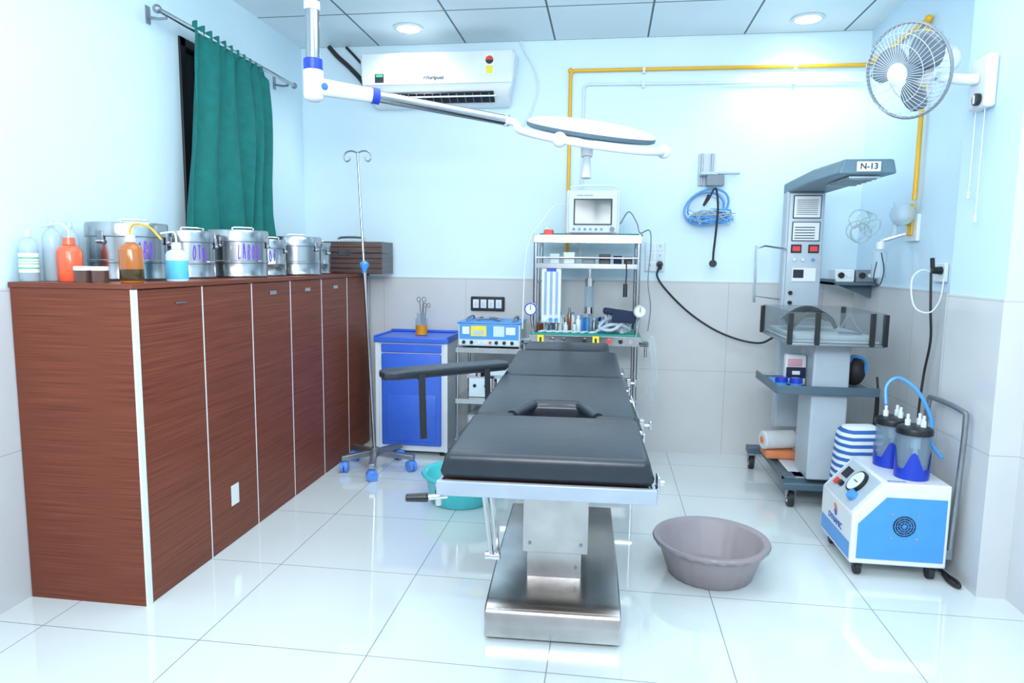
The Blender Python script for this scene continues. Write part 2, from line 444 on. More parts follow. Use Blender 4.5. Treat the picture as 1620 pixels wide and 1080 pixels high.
# ------------------------------------------------------------------ surgical light
sl=thing('surgical_light','ceiling-mounted surgical light with articulated arm and flat round head','surgical light',(-1.144,2.6,H))
def L(p): return (p[0]+1.144,p[1]-2.6,p[2]-H)
b=B();b.lathe([(0,0),(.11,0),(.11,-.02),(.06,-.05),(.04,-.055)],WHITE);b.obj('ceiling_mount',sl)
b=B();b.cyl((0,0,-.05),(0,0,2.06-H),.0265,ARMS,seg=24);b.cyl((0,0,2.25-H),(0,0,2.28-H),.030,WHITE,seg=24);b.obj('pole',sl,label='polished steel drop pole')
b=B();b.cyl((0,0,2.03-H),(0,0,2.072-H),.036,BLUED,seg=28);b.obj('ring',sl,bev=.003,label='blue joint ring')
b=B();b.cyl((0,0,1.93-H),(0,0,2.03-H),.038,WHITE,seg=28);b.sph((0,0,1.93-H),.038,WHITE,sc=(1,1,.5))
b.cyl(L((-1.144,2.59,1.97)),L((-.93,2.725,1.958)),.034,WHITE,seg=24,r1=.027)
b.cyl(L((-1.09,2.585,1.965)),L((-1.09,2.572,1.965)),.013,BLUE);b.obj('elbow',sl,bev=.004)
b=B();b.cyl(L((-.95,2.712,1.959)),L((-.925,2.727,1.957)),.031,BLUED,seg=24);b.obj('ring',sl,label='blue joint ring')
b=B();b.cyl(L((-.93,2.725,1.957)),L((-.435,2.98,1.905)),.022,ARMS,seg=24);b.obj('arm',sl,label='polished steel support arm')
hc=Vector((-.085,3.0,1.872));sxl=-.16;syl=.24
def hp(x,y,dz=0): return Vector((hc.x+x,hc.y+y,hc.z+sxl*x+syl*y+dz))
pts=[(-.45,2.975,1.906),(-.40,2.93,1.885)]
for k in range(1,13):
    a=math.radians(183+k*13.2)
    p=hp(.315*math.cos(a),.315*math.sin(a),-.042);pts.append(tuple(p))
b=B();b.tube([L(p) for p in pts],.0155,WHITE,seg=12,smooth=3)
e=pts[-1];b.sph(L(e),.028,WHITE);b.sph(L((pts[6])),.029,WHITE);b.sph(L(pts[0]),.024,WHITE);b.obj('fork',sl,label='curved white fork arm')
n=Vector((-sxl,-syl,1)).normalized();R3=n.to_track_quat('Z','Y').to_matrix().to_4x4()
Mh=Matrix.Translation(Vector(L(hc)))@R3
b=B();b.lathe([(0,.032),(.08,.031),(.18,.026),(.25,.014),(.270,.004),(.274,-.004)],WHITEM,seg=64);b.obj('lamp_head',sl,M=Mh)
b=B();b.lathe([(.272,-.003),(.276,-.006),(.274,-.020),(.262,-.026),(.245,-.028),(0,-.028),(0,-.015)],SLATE,seg=64)
for k in range(6):
    a=k*pi/3;b.cyl((.16*math.cos(a),.16*math.sin(a),-.028),(.16*math.cos(a),.16*math.sin(a),-.031),.05,PAPER)
b.obj('lens_rim',sl,M=Mh,label='dark rim and lens plate')
b=B();b.cyl(L((-.10,2.98,1.84)),L((-.10,2.96,1.75)),.03,WHITE,r1=.024);b.cyl(L((-.10,2.96,1.75)),L((-.10,2.95,1.66)),.016,WHITE,r1=.022);b.obj('handle',sl,bev=.003)

# ------------------------------------------------------------------ wall fan
fan=thing('wall_fan','white wall-mounted fan with wire cage and grey blades','fan',(1.499,3.08,1.94))
def F(p): return (p[0]-1.499,p[1]-3.08,p[2]-1.94)
b=B();b.box(-.045,-.001,-.065,.065,0,.205,WHITE);b.obj('mount',fan,bev=.012,bseg=3)
b=B();b.cyl((-.045,-.02,.035),(-.062,-.02,.035),.024,BLACK);b.box(-.068,-.06,-.023,-.017,.018,.052,WHITE);b.obj('knob',fan,bev=.002)
c=Vector((1.155,3.0,2.075));nn=Vector((-.80,-.47,-.30)).normalized()
Mf=Matrix.Translation(Vector(F(c)))@nn.to_track_quat('Z','Y').to_matrix().to_4x4()
mot=c-nn*.17
b=B();b.tube([F((1.455,3.08,2.06)),F((1.42,3.09,2.06)),F((1.36,3.10,2.07)),F(tuple(mot+Vector((.0,0,-.05))))],.022,WHITE,seg=14,smooth=5);b.obj('arm',fan)
b=B();b.lathe([(0,-.27),(.035,-.265),(.054,-.24),(.06,-.18),(.06,-.10),(.068,-.085),(.068,-.06),(0,-.06)],WHITEM);b.obj('motor_housing',fan,M=Mf)
b=B()
RC=.180
for k in range(54):
    a=2*pi*k/54;ca,sa=math.cos(a),math.sin(a);a2=a+.25;c2,s2=math.cos(a2),math.sin(a2)
    b.tube([(.04*ca,.04*sa,.062),(.11*math.cos(a+.08),.11*math.sin(a+.08),.060),(.16*math.cos(a+.17),.16*math.sin(a+.17),.045),(RC*c2,RC*s2,.0)],.0010,CAGE,seg=4)
    if k%2==0:
        b.tube([(.07*ca,.07*sa,-.075),(.14*ca,.14*sa,-.07),(.17*ca,.17*sa,-.045),(RC*ca,RC*sa,0)],.0010,CAGE,seg=4)
def ring(bb,R_,z,r_,m,n=56): bb.tube([(R_*math.cos(2*pi*k/n),R_*math.sin(2*pi*k/n),z) for k in range(n)],r_,m,seg=6,closed=True)
ring(b,RC,0,.006,GREYP);ring(b,.11,.060,.0012,CAGE);ring(b,.15,.052,.0012,CAGE);ring(b,.14,-.07,.002,CAGE)
b.obj('cage',fan,M=Mf)
b=B();b.lathe([(0,.068),(.032,.067),(.042,.062),(.042,.056),(0,.056)],WHITE);b.obj('badge',fan,M=Mf)
for k in range(3):
    b=B();a0=2*pi*k/3+.4;G=[]
    for i in range(9):
        rr=.03+.13*i/8;w=.55+1.0*math.sin(pi*min(1,(i+1.5)/9.5))*.9
        row=[]
        for j in range(7):
            t=(j/6-.5);a=a0+t*w+.25*(i/8)
            row.append(b.bm.verts.new((rr*math.cos(a),rr*math.sin(a),-.008+t*.045*(1-.3*i/8))))
        G.append(row)
    for i in range(8):
        for j in range(6): b.bm.faces.new((G[i][j],G[i+1][j],G[i+1][j+1],G[i][j+1]))
    b._fin(list(b.bm.verts),FANB);b.obj('blade',fan,M=Mf,solid=.002,angle=3)
b=B();b.lathe([(0,.02),(.03,.018),(.036,.0),(.036,-.06),(0,-.06)],FANB);b.obj('hub',fan,M=Mf)
for yy,ze in ((3.05,1.52),(3.12,1.62)):
    b=B();b.tube([F((1.475,yy,1.955)),F((1.475,yy,1.7)),F((1.475,yy,ze))],.0016,WHITE,seg=5);b.cyl(F((1.475,yy,ze)),F((1.475,yy,ze-.03)),.005,WHITE);b.obj('pull_cord',fan)

# ------------------------------------------------------------------ operating table
ot=thing('operating_table','operating table with black padded sections on a steel pedestal','operating table',(-.17,2.65,0),math.radians(1.9))
b=B()
b.prism([(-.44,.012),(.52,.012),(.52,.150),(-.14,.150),(-.38,.128),(-.425,.118),(-.44,.100)],'x',-.235,.235,STEELR);b.box(-.225,.225,-.42,.50,0,.012,STEELD)
b.obj('base',ot,bev=.008,bseg=2)
b=B();b.box(-.105,.095,-.225,.12,.135,.245,STEELR);b.obj('lower_column',ot,bev=.002)
b=B();b.box(-.120,.118,-.245,.16,.245,.60,STEELR);b.obj('column',ot,bev=.002)
for x,y,z in ((-.095,-.245,.28),(.093,-.245,.28),(.075,-.225,.185)):
    b=B();b.cyl((x,y,z),(x,y-.004,z),.006,STEELD);b.obj('screw',ot)
b=B();b.box(-.16,.16,-.28,.24,.60,.72,STEELD);b.obj('head_mount',ot,bev=.002)
b=B()
b.box(-.266,.266,-1.065,-1.05,.738,.775,PLATE)
for sx in (-1,1):
    b.box(sx*.262-.006,sx*.262+.006,-1.05,-.58,.740,.770,STEEL)
    b.box(sx*.262-.006,sx*.262+.006,-.55,.20,.738,.768,STEEL)
    b.box(sx*.262-.006,sx*.262+.006,.23,.86,.748,.778,STEEL)
    b.box(sx*.285-.004,sx*.285+.004,-.48,.16,.735,.765,CHROME)
    b.box(sx*.285-.004,sx*.285+.004,.26,.82,.745,.775,CHROME)
    for yy in (-.42,.10,.32,.78): b.cyl((sx*.262,yy,.752),(sx*.285,yy,.752),.008,CHROME)
b.box(-.25,.25,-1.05,-.58,.745,.770,BROWN);b.box(-.25,.25,-.55,.20,.745,.765,BROWN);b.box(-.25,.25,.22,.86,.75,.77,STEELD)
b.obj('frame',ot,bev=.002,label='steel frame with side rails')
b=B();vs=b.box(-.262,.262,-1.05,-.60,.773,.842,LEATHER,bev=.020,seg=4)
for v in vs:
    if v.co.z>.81: v.co.x*=.965
b.obj('leg_pad',ot)
seat=[(-.255,-.56),(-.125,-.56),(-.075,-.40),(.075,-.40),(.125,-.56),(.255,-.56),(.255,.18),(-.255,.18)]
b=B();b.prism(seat,'z',.770,.834,LEATHER,bev=.016,seg=4)
b.tube([(-.135,-.545,.822),(-.088,-.398,.825),(-.05,-.375,.825),(.05,-.375,.825),(.088,-.398,.825),(.135,-.545,.822)],.020,LEATHER,seg=12,smooth=3);b.obj('seat_pad',ot)
Mb=Matrix.Translation((0,.21,.77))@Matrix.Rotation(math.radians(2.2),4,'X')
b=B();b.box(-.255,.255,0,.64,0,.060,LEATHER,M=Mb,bev=.018,seg=4);b.obj('back_pad',ot)
Mb=Matrix.Translation((0,.88,.80))@Matrix.Rotation(math.radians(2.2),4,'X')
b=B();b.box(-.225,.225,0,.28,0,.055,LEATHER,M=Mb,bev=.018,seg=4);b.obj('head_pad',ot)
ab=B();ab.box(-.42,-.262,.26,.29,.80,.812,STEEL);ab.cyl((-.30,.275,.74),(-.30,.275,.81),.012,STEEL);ab.cyl((-.36,.26,.810),(-.36,.26,.83),.02,STEEL)
arm=ab.obj('arm_board',ot,label='steel arm support bracket')
Ma=Matrix.Translation((-.50,.17,.850))@Matrix.Rotation(math.radians(30),4,'Z')@Matrix.Rotation(math.radians(-1.5),4,'Y')
Lh=.27;Wd=.068
pts=[(Lh,-Wd*.8),(Lh+.02,-.02),(Lh+.02,.03),(Lh,Wd),(-Lh+.05,Wd),(-Lh,.04),(-Lh-.01,0),(-Lh,-.05),(-Lh+.05,-Wd)]
b=B();b.prism(pts,'z',-.010,.014,LEATHER,M=Ma,bev=.005,seg=3);b.prism([(p[0]*.97,p[1]*.94) for p in pts],'z',-.018,-.010,STRAP,M=Ma);b.obj('pad',arm)
b=B();b.box(-.135,-.107,-.074,-.070,-.27,.0,STRAP,M=Ma,bev=0);b.box(-.135,-.107,-.072,.07,-.022,-.017,STRAP,M=Ma);b.obj('strap',arm)
b=B();b.box(.155,.180,-.074,-.070,-.18,.0,STRAP,M=Ma);b.box(.155,.180,-.072,.07,-.022,-.017,STRAP,M=Ma);b.obj('strap',arm)
b=B();b.cyl((-.25,-1.0,.716),(-.30,-1.01,.712),.007,CHROME);b.cyl((-.275,-1.0,.69),(-.275,-1.0,.745),.009,CHROME);b.cyl((-.30,-1.01,.712),(-.355,-1.015,.710),.012,BLACK,r1=.010);b.obj('crank_handle',ot,bev=.002,label='crank with black grip')
b=B();b.tube([(-.195,-.80,.73),(-.205,-.62,.55),(-.21,-.50,.40),(-.21,-.46,.33)],.009,CHROME);b.tube([(-.175,-.80,.73),(-.182,-.60,.52),(-.19,-.45,.33)],.009,CHROME);b.cyl((-.23,-.45,.315),(-.18,-.45,.315),.014,CHROME);b.obj('lever',ot,label='steel leg section lever')
for yy,zz in ((-.30,.75),(.42,.77)):
    b=B();b.box(.282,.300,yy-.015,yy+.015,zz-.035,zz+.022,CHROME);b.cyl((.30,yy,zz),(.325,yy,zz),.005,CHROME);b.cyl((.322,yy,zz-.015),(.322,yy,zz+.015),.006,CHROME)
    b.obj('clamp',ot,bev=.002,label='chrome accessory clamp')
b=B();b.box(.268,.276,-1.04,-1.0,.745,.80,CHROME);b.cyl((.27,-1.02,.78),(.288,-1.02,.78),.007,CHROME);b.obj('clamp',ot,bev=.002)

# ------------------------------------------------------------------ basins
def basin(name,label,cat,x,y,R,r0,h,m,flute=24):
    b=B();seg=96;prof=[(0,.012),(r0*.9,.012),(r0,.02),(R-.02,h-.008),(R-.005,h),(R+.012,h),(R+.016,h-.008),(R+.010,h-.020),(R-.008,h-.022),(r0+.012,.008),(r0,.0),(0,0)]
    vs=b.lathe(prof,m,seg=seg)
    for v in vs:
        rr=math.hypot(v.co.x,v.co.y)
        if rr>r0*.8 and .004<v.co.z<h-.01:
            a=math.atan2(v.co.y,v.co.x);k=1+.010*math.sin(a*flute)
            v.co.x*=k;v.co.y*=k
    o=b.obj(name,angle=1.0);o.location=(x,y,0);return tag(o,label,cat)
basin('basin','large round taupe plastic basin standing on the tiled floor','basin',.465,2.87,.226,.160,.160,TAUPE)
basin('tub','turquoise plastic tub on the floor beneath the operating table','basin',-.765,3.56,.20,.15,.17,TEAL)

# ------------------------------------------------------------------ iv stand
iv=thing('iv_stand','steel drip stand with two hooks on a wheeled base','iv stand',(-1.42,4.03,0))
b=B();b.cyl((0,0,.10),(-.06,.02,1.25),.011,STEEL);b.obj('pole',iv)
b=B();b.cyl((-.06,.02,1.22),(-.10,.04,1.95),.007,STEEL);b.obj('extension',iv)
T=Vector((-.10,.04,1.95))
for sx in (-1,1):
    b=B();b.tube([T,T+Vector((sx*.04,0,.012)),T+Vector((sx*.075,0,.0)),T+Vector((sx*.085,0,-.03)),T+Vector((sx*.07,0,-.05)),T+Vector((sx*.05,0,-.04)),T+Vector((sx*.048,0,-.02))],.0045,STEELD,smooth=4)
    b.obj('hook',iv)
b=B();b.lathe([(0,-.05),(.010,-.05),(.016,-.02),(.028,0),(.028,.015),(.012,.03),(0,.03)],BLUEL,c=(-.06,.02,1.27));b.obj('clamp',iv,label='blue height clamp')
b=B();b.cyl((0,0,.085),(0,0,.135),.032,STEELD);b.obj('hub',iv)
for k in range(5):
    a=math.radians(-75+72*k);R_=.24
    if k==4: R_=.19
    ex,ey=R_*math.cos(a),R_*math.sin(a)
    b=B();M_=Matrix.Rotation(a,4,'Z');b.prism([(0,.09),(0,.125),(R_+.02,.105),(R_+.02,.075)],'y',-.019,.019,STEELD,M=M_);b.obj('leg',iv,bev=.003)
    b=B();b.cyl((ex,ey,.05),(ex,ey,.085),.008,CHROME)
    for q in (-.014,.014):
        o1=Vector((ex,ey,.034))+Vector((q*math.sin(a+.8),q*math.cos(a+.8),0));dv=Vector((math.sin(a+.8),math.cos(a+.8),0))*.010
        b.cyl(o1-dv,o1+dv,.034,BLUEC,seg=24)
    b.sph((ex,ey,.05),.028,BLUEC,sc=(1,1,.8));b.obj('caster',iv,label='blue twin-wheel caster')

# ------------------------------------------------------------------ bedside locker
lk=thing('bedside_locker','blue and white plastic bedside locker against the wall','bedside cabinet',(-1.275,4.35,0))
b=B();b.box(-.235,.235,.012,.375,.03,.765,WHITE);
for sx in (-1,1): b.box(sx*.235-.012,sx*.235+.012,0,.03,.03,.765,WHITE)
b.box(.2355,.239,.05,.33,.08,.5,MILKY)
b.obj('body',lk,bev=.006)
b=B();b.box(-.255,.255,-.012,.385,.765,.80,BLUE);b.box(-.255,.255,.365,.385,.80,.818,BLUE);b.box(.24,.255,-.012,.385,.80,.812,BLUE);b.box(-.255,-.24,-.012,.385,.80,.812,BLUE);b.obj('top_tray',lk,bev=.006)
b=B();b.box(-.205,.205,-.004,.015,.70,.755,BLUE);b.obj('drawer',lk,bev=.006,bseg=3)
d=B();d.box(-.205,.205,-.006,.015,.07,.692,BLUE,bev=.01,seg=3);d.box(-.17,.17,-.009,-.004,.10,.42,BLUE,bev=.004);dd=d.obj('door',lk)
b=B();b.cyl((-.16,-.006,.56),(-.16,-.022,.56),.012,BLACK);b.obj('knob',dd)
for sx in (-.2,.2):
    for yy in (.05,.33):
        b=B();b.cyl((sx,yy,0),(sx,yy,.03),.018,BLACK);b.obj('foot',lk)
jar=thing('forceps_jar','glass jar of amber antiseptic holding steel forceps','jar',(-1.25,4.52,.80))
b=B();b.lathe([(0,.002),(.038,.002),(.04,.01),(.04,.11),(.03,.125),(.03,.15),(.027,.15)],JARC);b.obj('jar_body',jar)
b=B();b.lathe([(0,.005),(.0405,.005),(.0405,.07),(0,.07)],AMBERL);b.obj('liquid',jar)
for q in (-1,1):
    b=B();b.tube([(0,0,.02),(q*.006,0,.16),(q*.012,0,.23)],.003,STEELD,seg=6)
    ringp=[(q*.018+.013*math.cos(t*pi/5),0,.245+.016*math.sin(t*pi/5)) for t in range(10)];b.tube(ringp,.003,STEELD,seg=6,closed=True)
    b.tube([(.01,.01,.02),(.02+q*.01,.01,.19)],.003,STEELD,seg=6)
    ringp=[(.035+q*.013+.011*math.cos(t*pi/5),.01,.205+.014*math.sin(t*pi/5)) for t in range(10)];b.tube(ringp,.003,STEELD,seg=6,closed=True)
    b.obj('forceps',jar)

# ------------------------------------------------------------------ small cart with electrosurgical unit
ct=thing('instrument_cart','small steel two-shelf cart against the wall','cart',(-.735,4.22,0))
for sx in (-.2,.2):
    for yy in (.015,.40):
        b=B();b.cyl((sx,yy,.06),(sx,yy,.775),.011,STEEL);b.obj('leg',ct)
for z in (.75,.42,.16):
    b=B();b.box(-.21,.21,0,.41,z,z+.012,STEEL);b.box(-.21,.21,-.004,0,z-.02,z+.012,STEEL);b.box(.208,.212,0,.41,z-.02,z+.012,STEEL);b.obj('shelf',ct,bev=.001)
for sx in (-.2,.2):
    for yy in (.015,.40):
        b=B();b.cyl((sx-.01,yy,.027),(sx+.01,yy,.027),.027,RUBBER);b.box(sx-.014,sx+.014,yy-.012,yy+.012,.03,.065,STEELD);b.obj('caster',ct)
es=thing('electrosurgical_unit','blue and white electrosurgical generator standing on the cart','medical device',(-.735,4.24,.762))
b=B();b.box(-.20,.20,.01,.33,.008,.150,WHITE);b.box(-.205,.205,0,.34,.150,.162,BLUEL);b.obj('housing',es,bev=.01)
b=B();b.box(-.19,.19,.002,.012,.055,.145,BLUEL);b.box(-.19,.19,.002,.012,.015,.05,MILKY)
b.box(-.115,-.015,-.001,.003,.072,.138,YELS);b.box(.03,.10,-.001,.003,.072,.138,MILKY);b.box(-.17,-.125,-.001,.003,.085,.132,PAPER);b.box(.11,.17,-.001,.003,.085,.132,PAPER);b.box(-.10,-.03,-.0015,-.0005,.08,.11,GREYL)
for x in (-.16,-.11,.05,.10,.15): b.cyl((x,.003,.033),(x,-.008,.033),.011,BLACK)
for x in (-.06,-.02,.01): b.cyl((x,.003,.033),(x,-.008,.033),.009,RED if x>0 else WHITE)
b.obj('front_panel',es)
b=B()
for sx in (-.15,.15): b.tube([(sx,.05,.162),(sx,.08,.182),(sx,.26,.182),(sx,.29,.162)],.007,GREYP,smooth=3)
b.tube([(-.10,.1,.17),(-.02,.14,.175),(.05,.08,.17),(.02,.2,.172),(-.08,.22,.175),(-.1,.14,.17)],.006,STEELD,smooth=5)
b.obj('handle',es)
def gadget(name,label,cat,x,y,z,w,d,h,m,extra=None):
    t=thing(name,label,cat,(x,y,z));b=B();b.box(-w/2,w/2,-d/2,d/2,0,h,m);b.obj('housing',t,bev=.006)
    b=B();b.box(-w/2+.015,w/2-.015,-d/2-.004,-d/2+.001,.015,h-.015,MILKY)
    for k in range(4): b.cyl((-w/2+.04+k*(w-.08)/3,-d/2-.003,h*.4),(-w/2+.04+k*(w-.08)/3,-d/2-.012,h*.4),.011,BLACK)
    b.obj('control_panel',t);return t
gadget('stabilizer','white voltage stabilizer on the lower cart shelf','medical device',-.72,4.42,.433,.3,.28,.19,WHITE)
gadget('control_box','white control box on the bottom cart shelf','medical device',-.74,4.42,.173,.28,.26,.14,GREYL)

# ------------------------------------------------------------------ anaesthesia trolley
tr=thing('anaesthesia_trolley','stainless steel anaesthesia trolley with shelves and gauges','trolley',(-.13,4.20,0))
for sx in (-.315,.315):
    for yy in (.06,.42):
        b=B();b.cyl((sx,yy,.08),(sx,yy,1.475),.014,STEEL);b.obj('post',tr)
    b=B();b.cyl((sx,.06,1.18),(sx,.42,1.18),.008,STEEL);b.obj('side_bar',tr)
b=B();b.box(-.33,.33,.03,.45,1.455,1.472,STEEL);b.box(-.33,.33,.028,.033,1.425,1.475,STEEL);b.box(-.33,.33,.44,.45,1.47,1.50,GREEND);b.box(.325,.335,.02,.45,1.468,1.482,GREEND);b.obj('shelf',tr,bev=.002)
b=B();b.box(-.31,.31,.05,.44,1.285,1.295,STEEL);b.box(-.31,.31,.048,.052,1.27,1.30,STEEL);b.obj('shelf',tr,bev=.001)
b=B();b.tube([(-.31,.05,1.335),(.31,.05,1.335)],.006,CHROME);b.obj('guard_rail',tr)
b=B();b.box(-.34,.34,0,.45,.86,.87,GREEND);b.box(-.345,.345,-.008,.455,.80,.86,STEEL);b.obj('work_surface',tr,bev=.003)
for z in (.45,.16):
    b=B();b.box(-.33,.33,.02,.44,z,z+.015,STEEL);b.obj('lower_shelf',tr)
for k,x in enumerate((-.27,.07)):
    b=B();b.box(x-.02,x+.02,-.012,-.008,.80,.86,YELS);b.box(x-.006,x+.006,-.0135,-.012,.815,.845,INK);b.obj('warning_label',tr,label='yellow warning label')
for x,m in ((-.20,CHROME),(-.13,CHROME),(.15,RED),(.22,BLACK),(.28,CHROME),(0,CHROME)):
    b=B();b.cyl((x,-.008,.83),(x,-.022,.83),.014,m);b.obj('control_knob',tr)
b=B();b.box(-.275,-.155,.06,.11,.93,1.285,WHITE)
for k in range(3): b.cyl((-.25+k*.035,.052,.98),(-.25+k*.035,.052,1.25),.008,CLEAR);b.box(-.254+k*.035,-.246+k*.035,.057,.0595,.99,1.24,BLUEL)
for k in range(3): b.cyl((-.25+k*.035,.06,.95),(-.25+k*.035,.035,.95),.012,BLUEL if k else WHITE)
b.box(-.245,-.185,.055,.0605,1.25,1.275,INKB)
b.obj('flowmeter',tr,bev=.002,label='white flowmeter bank with blue scales')
b=B();b.cyl((.02,.12,1.02),(.02,.12,1.16),.028,JARC);b.cyl((.02,.12,1.16),(.02,.12,1.21),.03,CHROME);b.cyl((.02,.12,1.21),(.02,.12,1.285),.012,CHROME);b.cyl((.02,.12,.99),(.02,.12,1.03),.032,CHROME,r1=.03);b.obj('vaporizer',tr)
for sx in (-.33,.33):
    b=B();b.tube([(sx*.95,0,.86),(sx*.98,-.02,.93),(sx,-.03,.99)],.007,CHROME);b.cyl((sx,-.03,1.02),(sx,-.055,1.02),.040,CHROME,seg=28);b.cyl((sx,-.054,1.02),(sx,-.0585,1.02),.031,PAPER,seg=28);b.cyl((sx,-.05,1.02),(sx,-.0575,1.02),.038,BLUED if sx<0 else STEELD,seg=28)
    b.box(sx-.002,sx+.002,-.061,-.059,1.015,1.045,INK);b.obj('pressure_gauge',tr,label='round pressure gauge')
for sx in (-.36,.36):
    b=B();b.cyl((sx*.95,-.0,.82),(sx*1.06,-.03,.82),.018,CHROME);b.cyl((sx*1.03,-.02,.80),(sx*1.03,-.02,.74),.009,CHROME)
    b.obj('valve',tr)
b=B();b.cyl((.24,.045,1.18),(.24,.04,1.10),.013,BLACK);b.tube([(.24,.04,1.16),(.245,.04,1.24),(.24,.05,1.33)],.004,BLACK,smooth=3);b.obj('handset',tr)
for sx in (-.315,.315):
    for yy in (.06,.42):
        b=B();b.cyl((sx-.012,yy,.04),(sx+.012,yy,.04),.04,RUBBER);b.box(sx-.016,sx+.016,yy-.014,yy+.014,.04,.09,STEELD);b.obj('caster',tr)
mo=thing('patient_monitor','white patient monitor with grey screen on the trolley top','monitor',(-.10,4.30,1.472))
b=B();b.box(-.165,.165,.02,.20,.012,.28,WHITE,bev=.012);b.box(-.15,.15,0,.03,.018,.272,WHITE,bev=.01);b.obj('housing',mo)
b=B();b.box(-.118,.118,-.004,.004,.065,.225,BLACK);b.box(-.110,.110,-.006,-.003,.072,.218,SCREEN);b.obj('screen',mo,bev=.001)
for k in range(6):
    b=B();b.cyl((-.115+k*.034,0,.04),(-.115+k*.034,-.006,.04),.008,BLUEL if k%2 else GREYP);b.obj('button',mo)
b=B();b.cyl((.12,0,.04),(.12,-.014,.04),.015,GREYP);b.obj('dial',mo)
txt('PATIENT MONITOR',.011,(-.05,-.001,.245),FACE,INKB,mo)
b=B()
b.tube([(-.13,.08,.28),(-.12,.08,.31),(.12,.08,.31),(.13,.08,.28)],.008,WHITE,smooth=3);b.obj('handle',mo)
b=B();b.box(-.03,.03,-.02,.02,0,.035,RED);b.cyl((-.01,0,.035),(-.01,0,.05),.008,PAPER);o=b.obj('sensor_box',bev=.005);o.location=(-.37,4.30,1.472);tag(o,'small red box on the trolley top shelf','box')
def cable(name,label,cat,pts,r,m,seg=8):
    b=B();b.tube(pts,r,m,seg=seg,smooth=7);return tag(b.obj(name),label,cat)
cable('monitor_cable','grey cable looping beside the patient monitor','cable',[(.07,4.38,1.55),(.12,4.32,1.62),(.17,4.30,1.55),(.19,4.28,1.49),(.24,4.17,1.50),(.25,4.16,1.40),(.24,4.15,1.2),(.26,4.15,1.05),(.25,4.17,.90)],.004,GREYP)
cable('monitor_cable','thin white cable drooping over the trolley edge','cable',[(-.27,4.30,1.66),(-.34,4.22,1.64),(-.41,4.17,1.54),(-.47,4.16,1.45),(-.50,4.16,1.3),(-.505,4.15,1.1),(-.505,4.12,.9)],.0035,WHITE)
cable('power_cable','black power cable looping from the wall socket','cable',[(.345,4.72,1.285),(.33,4.68,1.22),(.40,4.66,1.12),(.55,4.68,.98),(.72,4.68,.87),(.88,4.66,.81),(1.0,4.60,.80),(1.056,4.50,.85)],.007,RUBBER)
cable('breathing_tube','corrugated grey breathing hose coiled on the trolley','hose',[(-.06,4.235,.885),(.02,4.20,.93),(.10,4.21,.93),(.145,4.25,.90),(.08,4.27,.97),(0,4.26,.955),(-.04,4.225,.91),(.04,4.20,.90),(.12,4.20,.96),(.15,4.23,.94),(.13,4.27,.90)],.010,GREYL)
cable('drip_tube','tangled clear tubes hanging down beside the trolley','tube',[p for k in range(3) for p in ((.25+.012*k,4.165,.86),(.275+.008*k,4.12,.7),(.25+.015*k,4.10,.55-.02*k),(.285+.01*k,4.09,.48-.03*k),(.30+.008*k,4.11,.6),(.28+.008*k,4.16,.83))],.002,TUBE)
# items on work surface
for i in range(30):
    x=-.43+i*.0195+random.uniform(-.002,.002);y=4.30+.05*(i%3)
    h=random.choice((.06,.08,.10,.12,.15));r=random.choice((.013,.015,.017));m=random.choice((MILKY,PAPER,JARC,AMBER,WHITE,BLUEL,STEELD))
    if abs(x+.11)<.055 and y<4.37: y=4.44+.04*(i%2)
    t=thing('vial','small medicine vial standing on the trolley surface','vial',(x,y,.871),group='medicine vials on the trolley')
    b=B();b.lathe([(0,0),(r,0),(r,h*.7),(r*.5,h*.82),(r*.5,h*.9)],m,seg=14);b.obj('bottle',t)
    b=B();b.lathe([(0,h),(r*.62,h),(r*.62,h*.86),(0,h*.86)],random.choice((BLUEL,STEELD,WHITE)),seg=12);b.obj('cap',t)
for i in range(7):
    b=B();x=-.40+i*.052
    b.cyl((0,0,.008),(.045,.01,.008),.008,MILKY);b.cyl((.045,.01,.008),(.07,.015,.008),.003,BLUEL);b.cyl((-.02,-.004,.008),(0,0,.008),.005,WHITE)
    o=b.obj('syringe');o.location=(x,4.215,.871);o.rotation_euler=(0,0,random.uniform(.5,.8));tag(o,'plastic syringe lying on the trolley surface','syringe',group='syringes on the trolley')
b=B();vs=b.box(-.11,.11,-.05,.05,0,.07,NAVY,bev=.025,seg=3);vs+=b.box(-.05,.14,-.055,-.035,.02,.06,NAVY,bev=.008)
for v in vs: v.co.z+=.012*math.sin(v.co.x*30)+.01
o=b.obj('pressure_cuff');o.location=(.05,4.56,.872);o.rotation_euler=(0,0,-.3);tag(o,'navy fabric blood pressure cuff on the trolley','blood pressure cuff')
b=B();vs=b.box(-.10,.10,-.028,.028,0,.04,NAVY,bev=.014,seg=3);vs+=b.box(-.04,.10,-.032,-.022,-.03,.03,NAVY,bev=.004)
for v in vs: v.co.z+=.02*v.co.x*2+.02+.008*math.sin(v.co.x*45)
o=b.obj('navy_cloth');o.location=(.075,4.205,.965);o.rotation_euler=(0,.10,-.08);tag(o,'folded navy cloth on top of the breathing hoses','cloth')
for i,(x,w,h,m) in enumerate(((-.02,.07,.06,BLACK),(.06,.05,.05,NAVY),(.125,.05,.045,BLACK),(-.12,.08,.05,GREYP),(-.24,.07,.07,PAPER),(-.33,.06,.06,MILKY))):
    t=thing('supply_box','small box of supplies on the trolley shelf','box',(x,4.34,1.297),group='supply boxes on the trolley shelf')
    b=B();b.box(-w/2,w/2,-.04,.04,0,h,m);b.obj('carton',t,bev=.006);b=B();b.box(-w/2-.001,w/2+.001,-.041,.041,h-.012,h+.003,m);b.obj('lid',t,bev=.002)

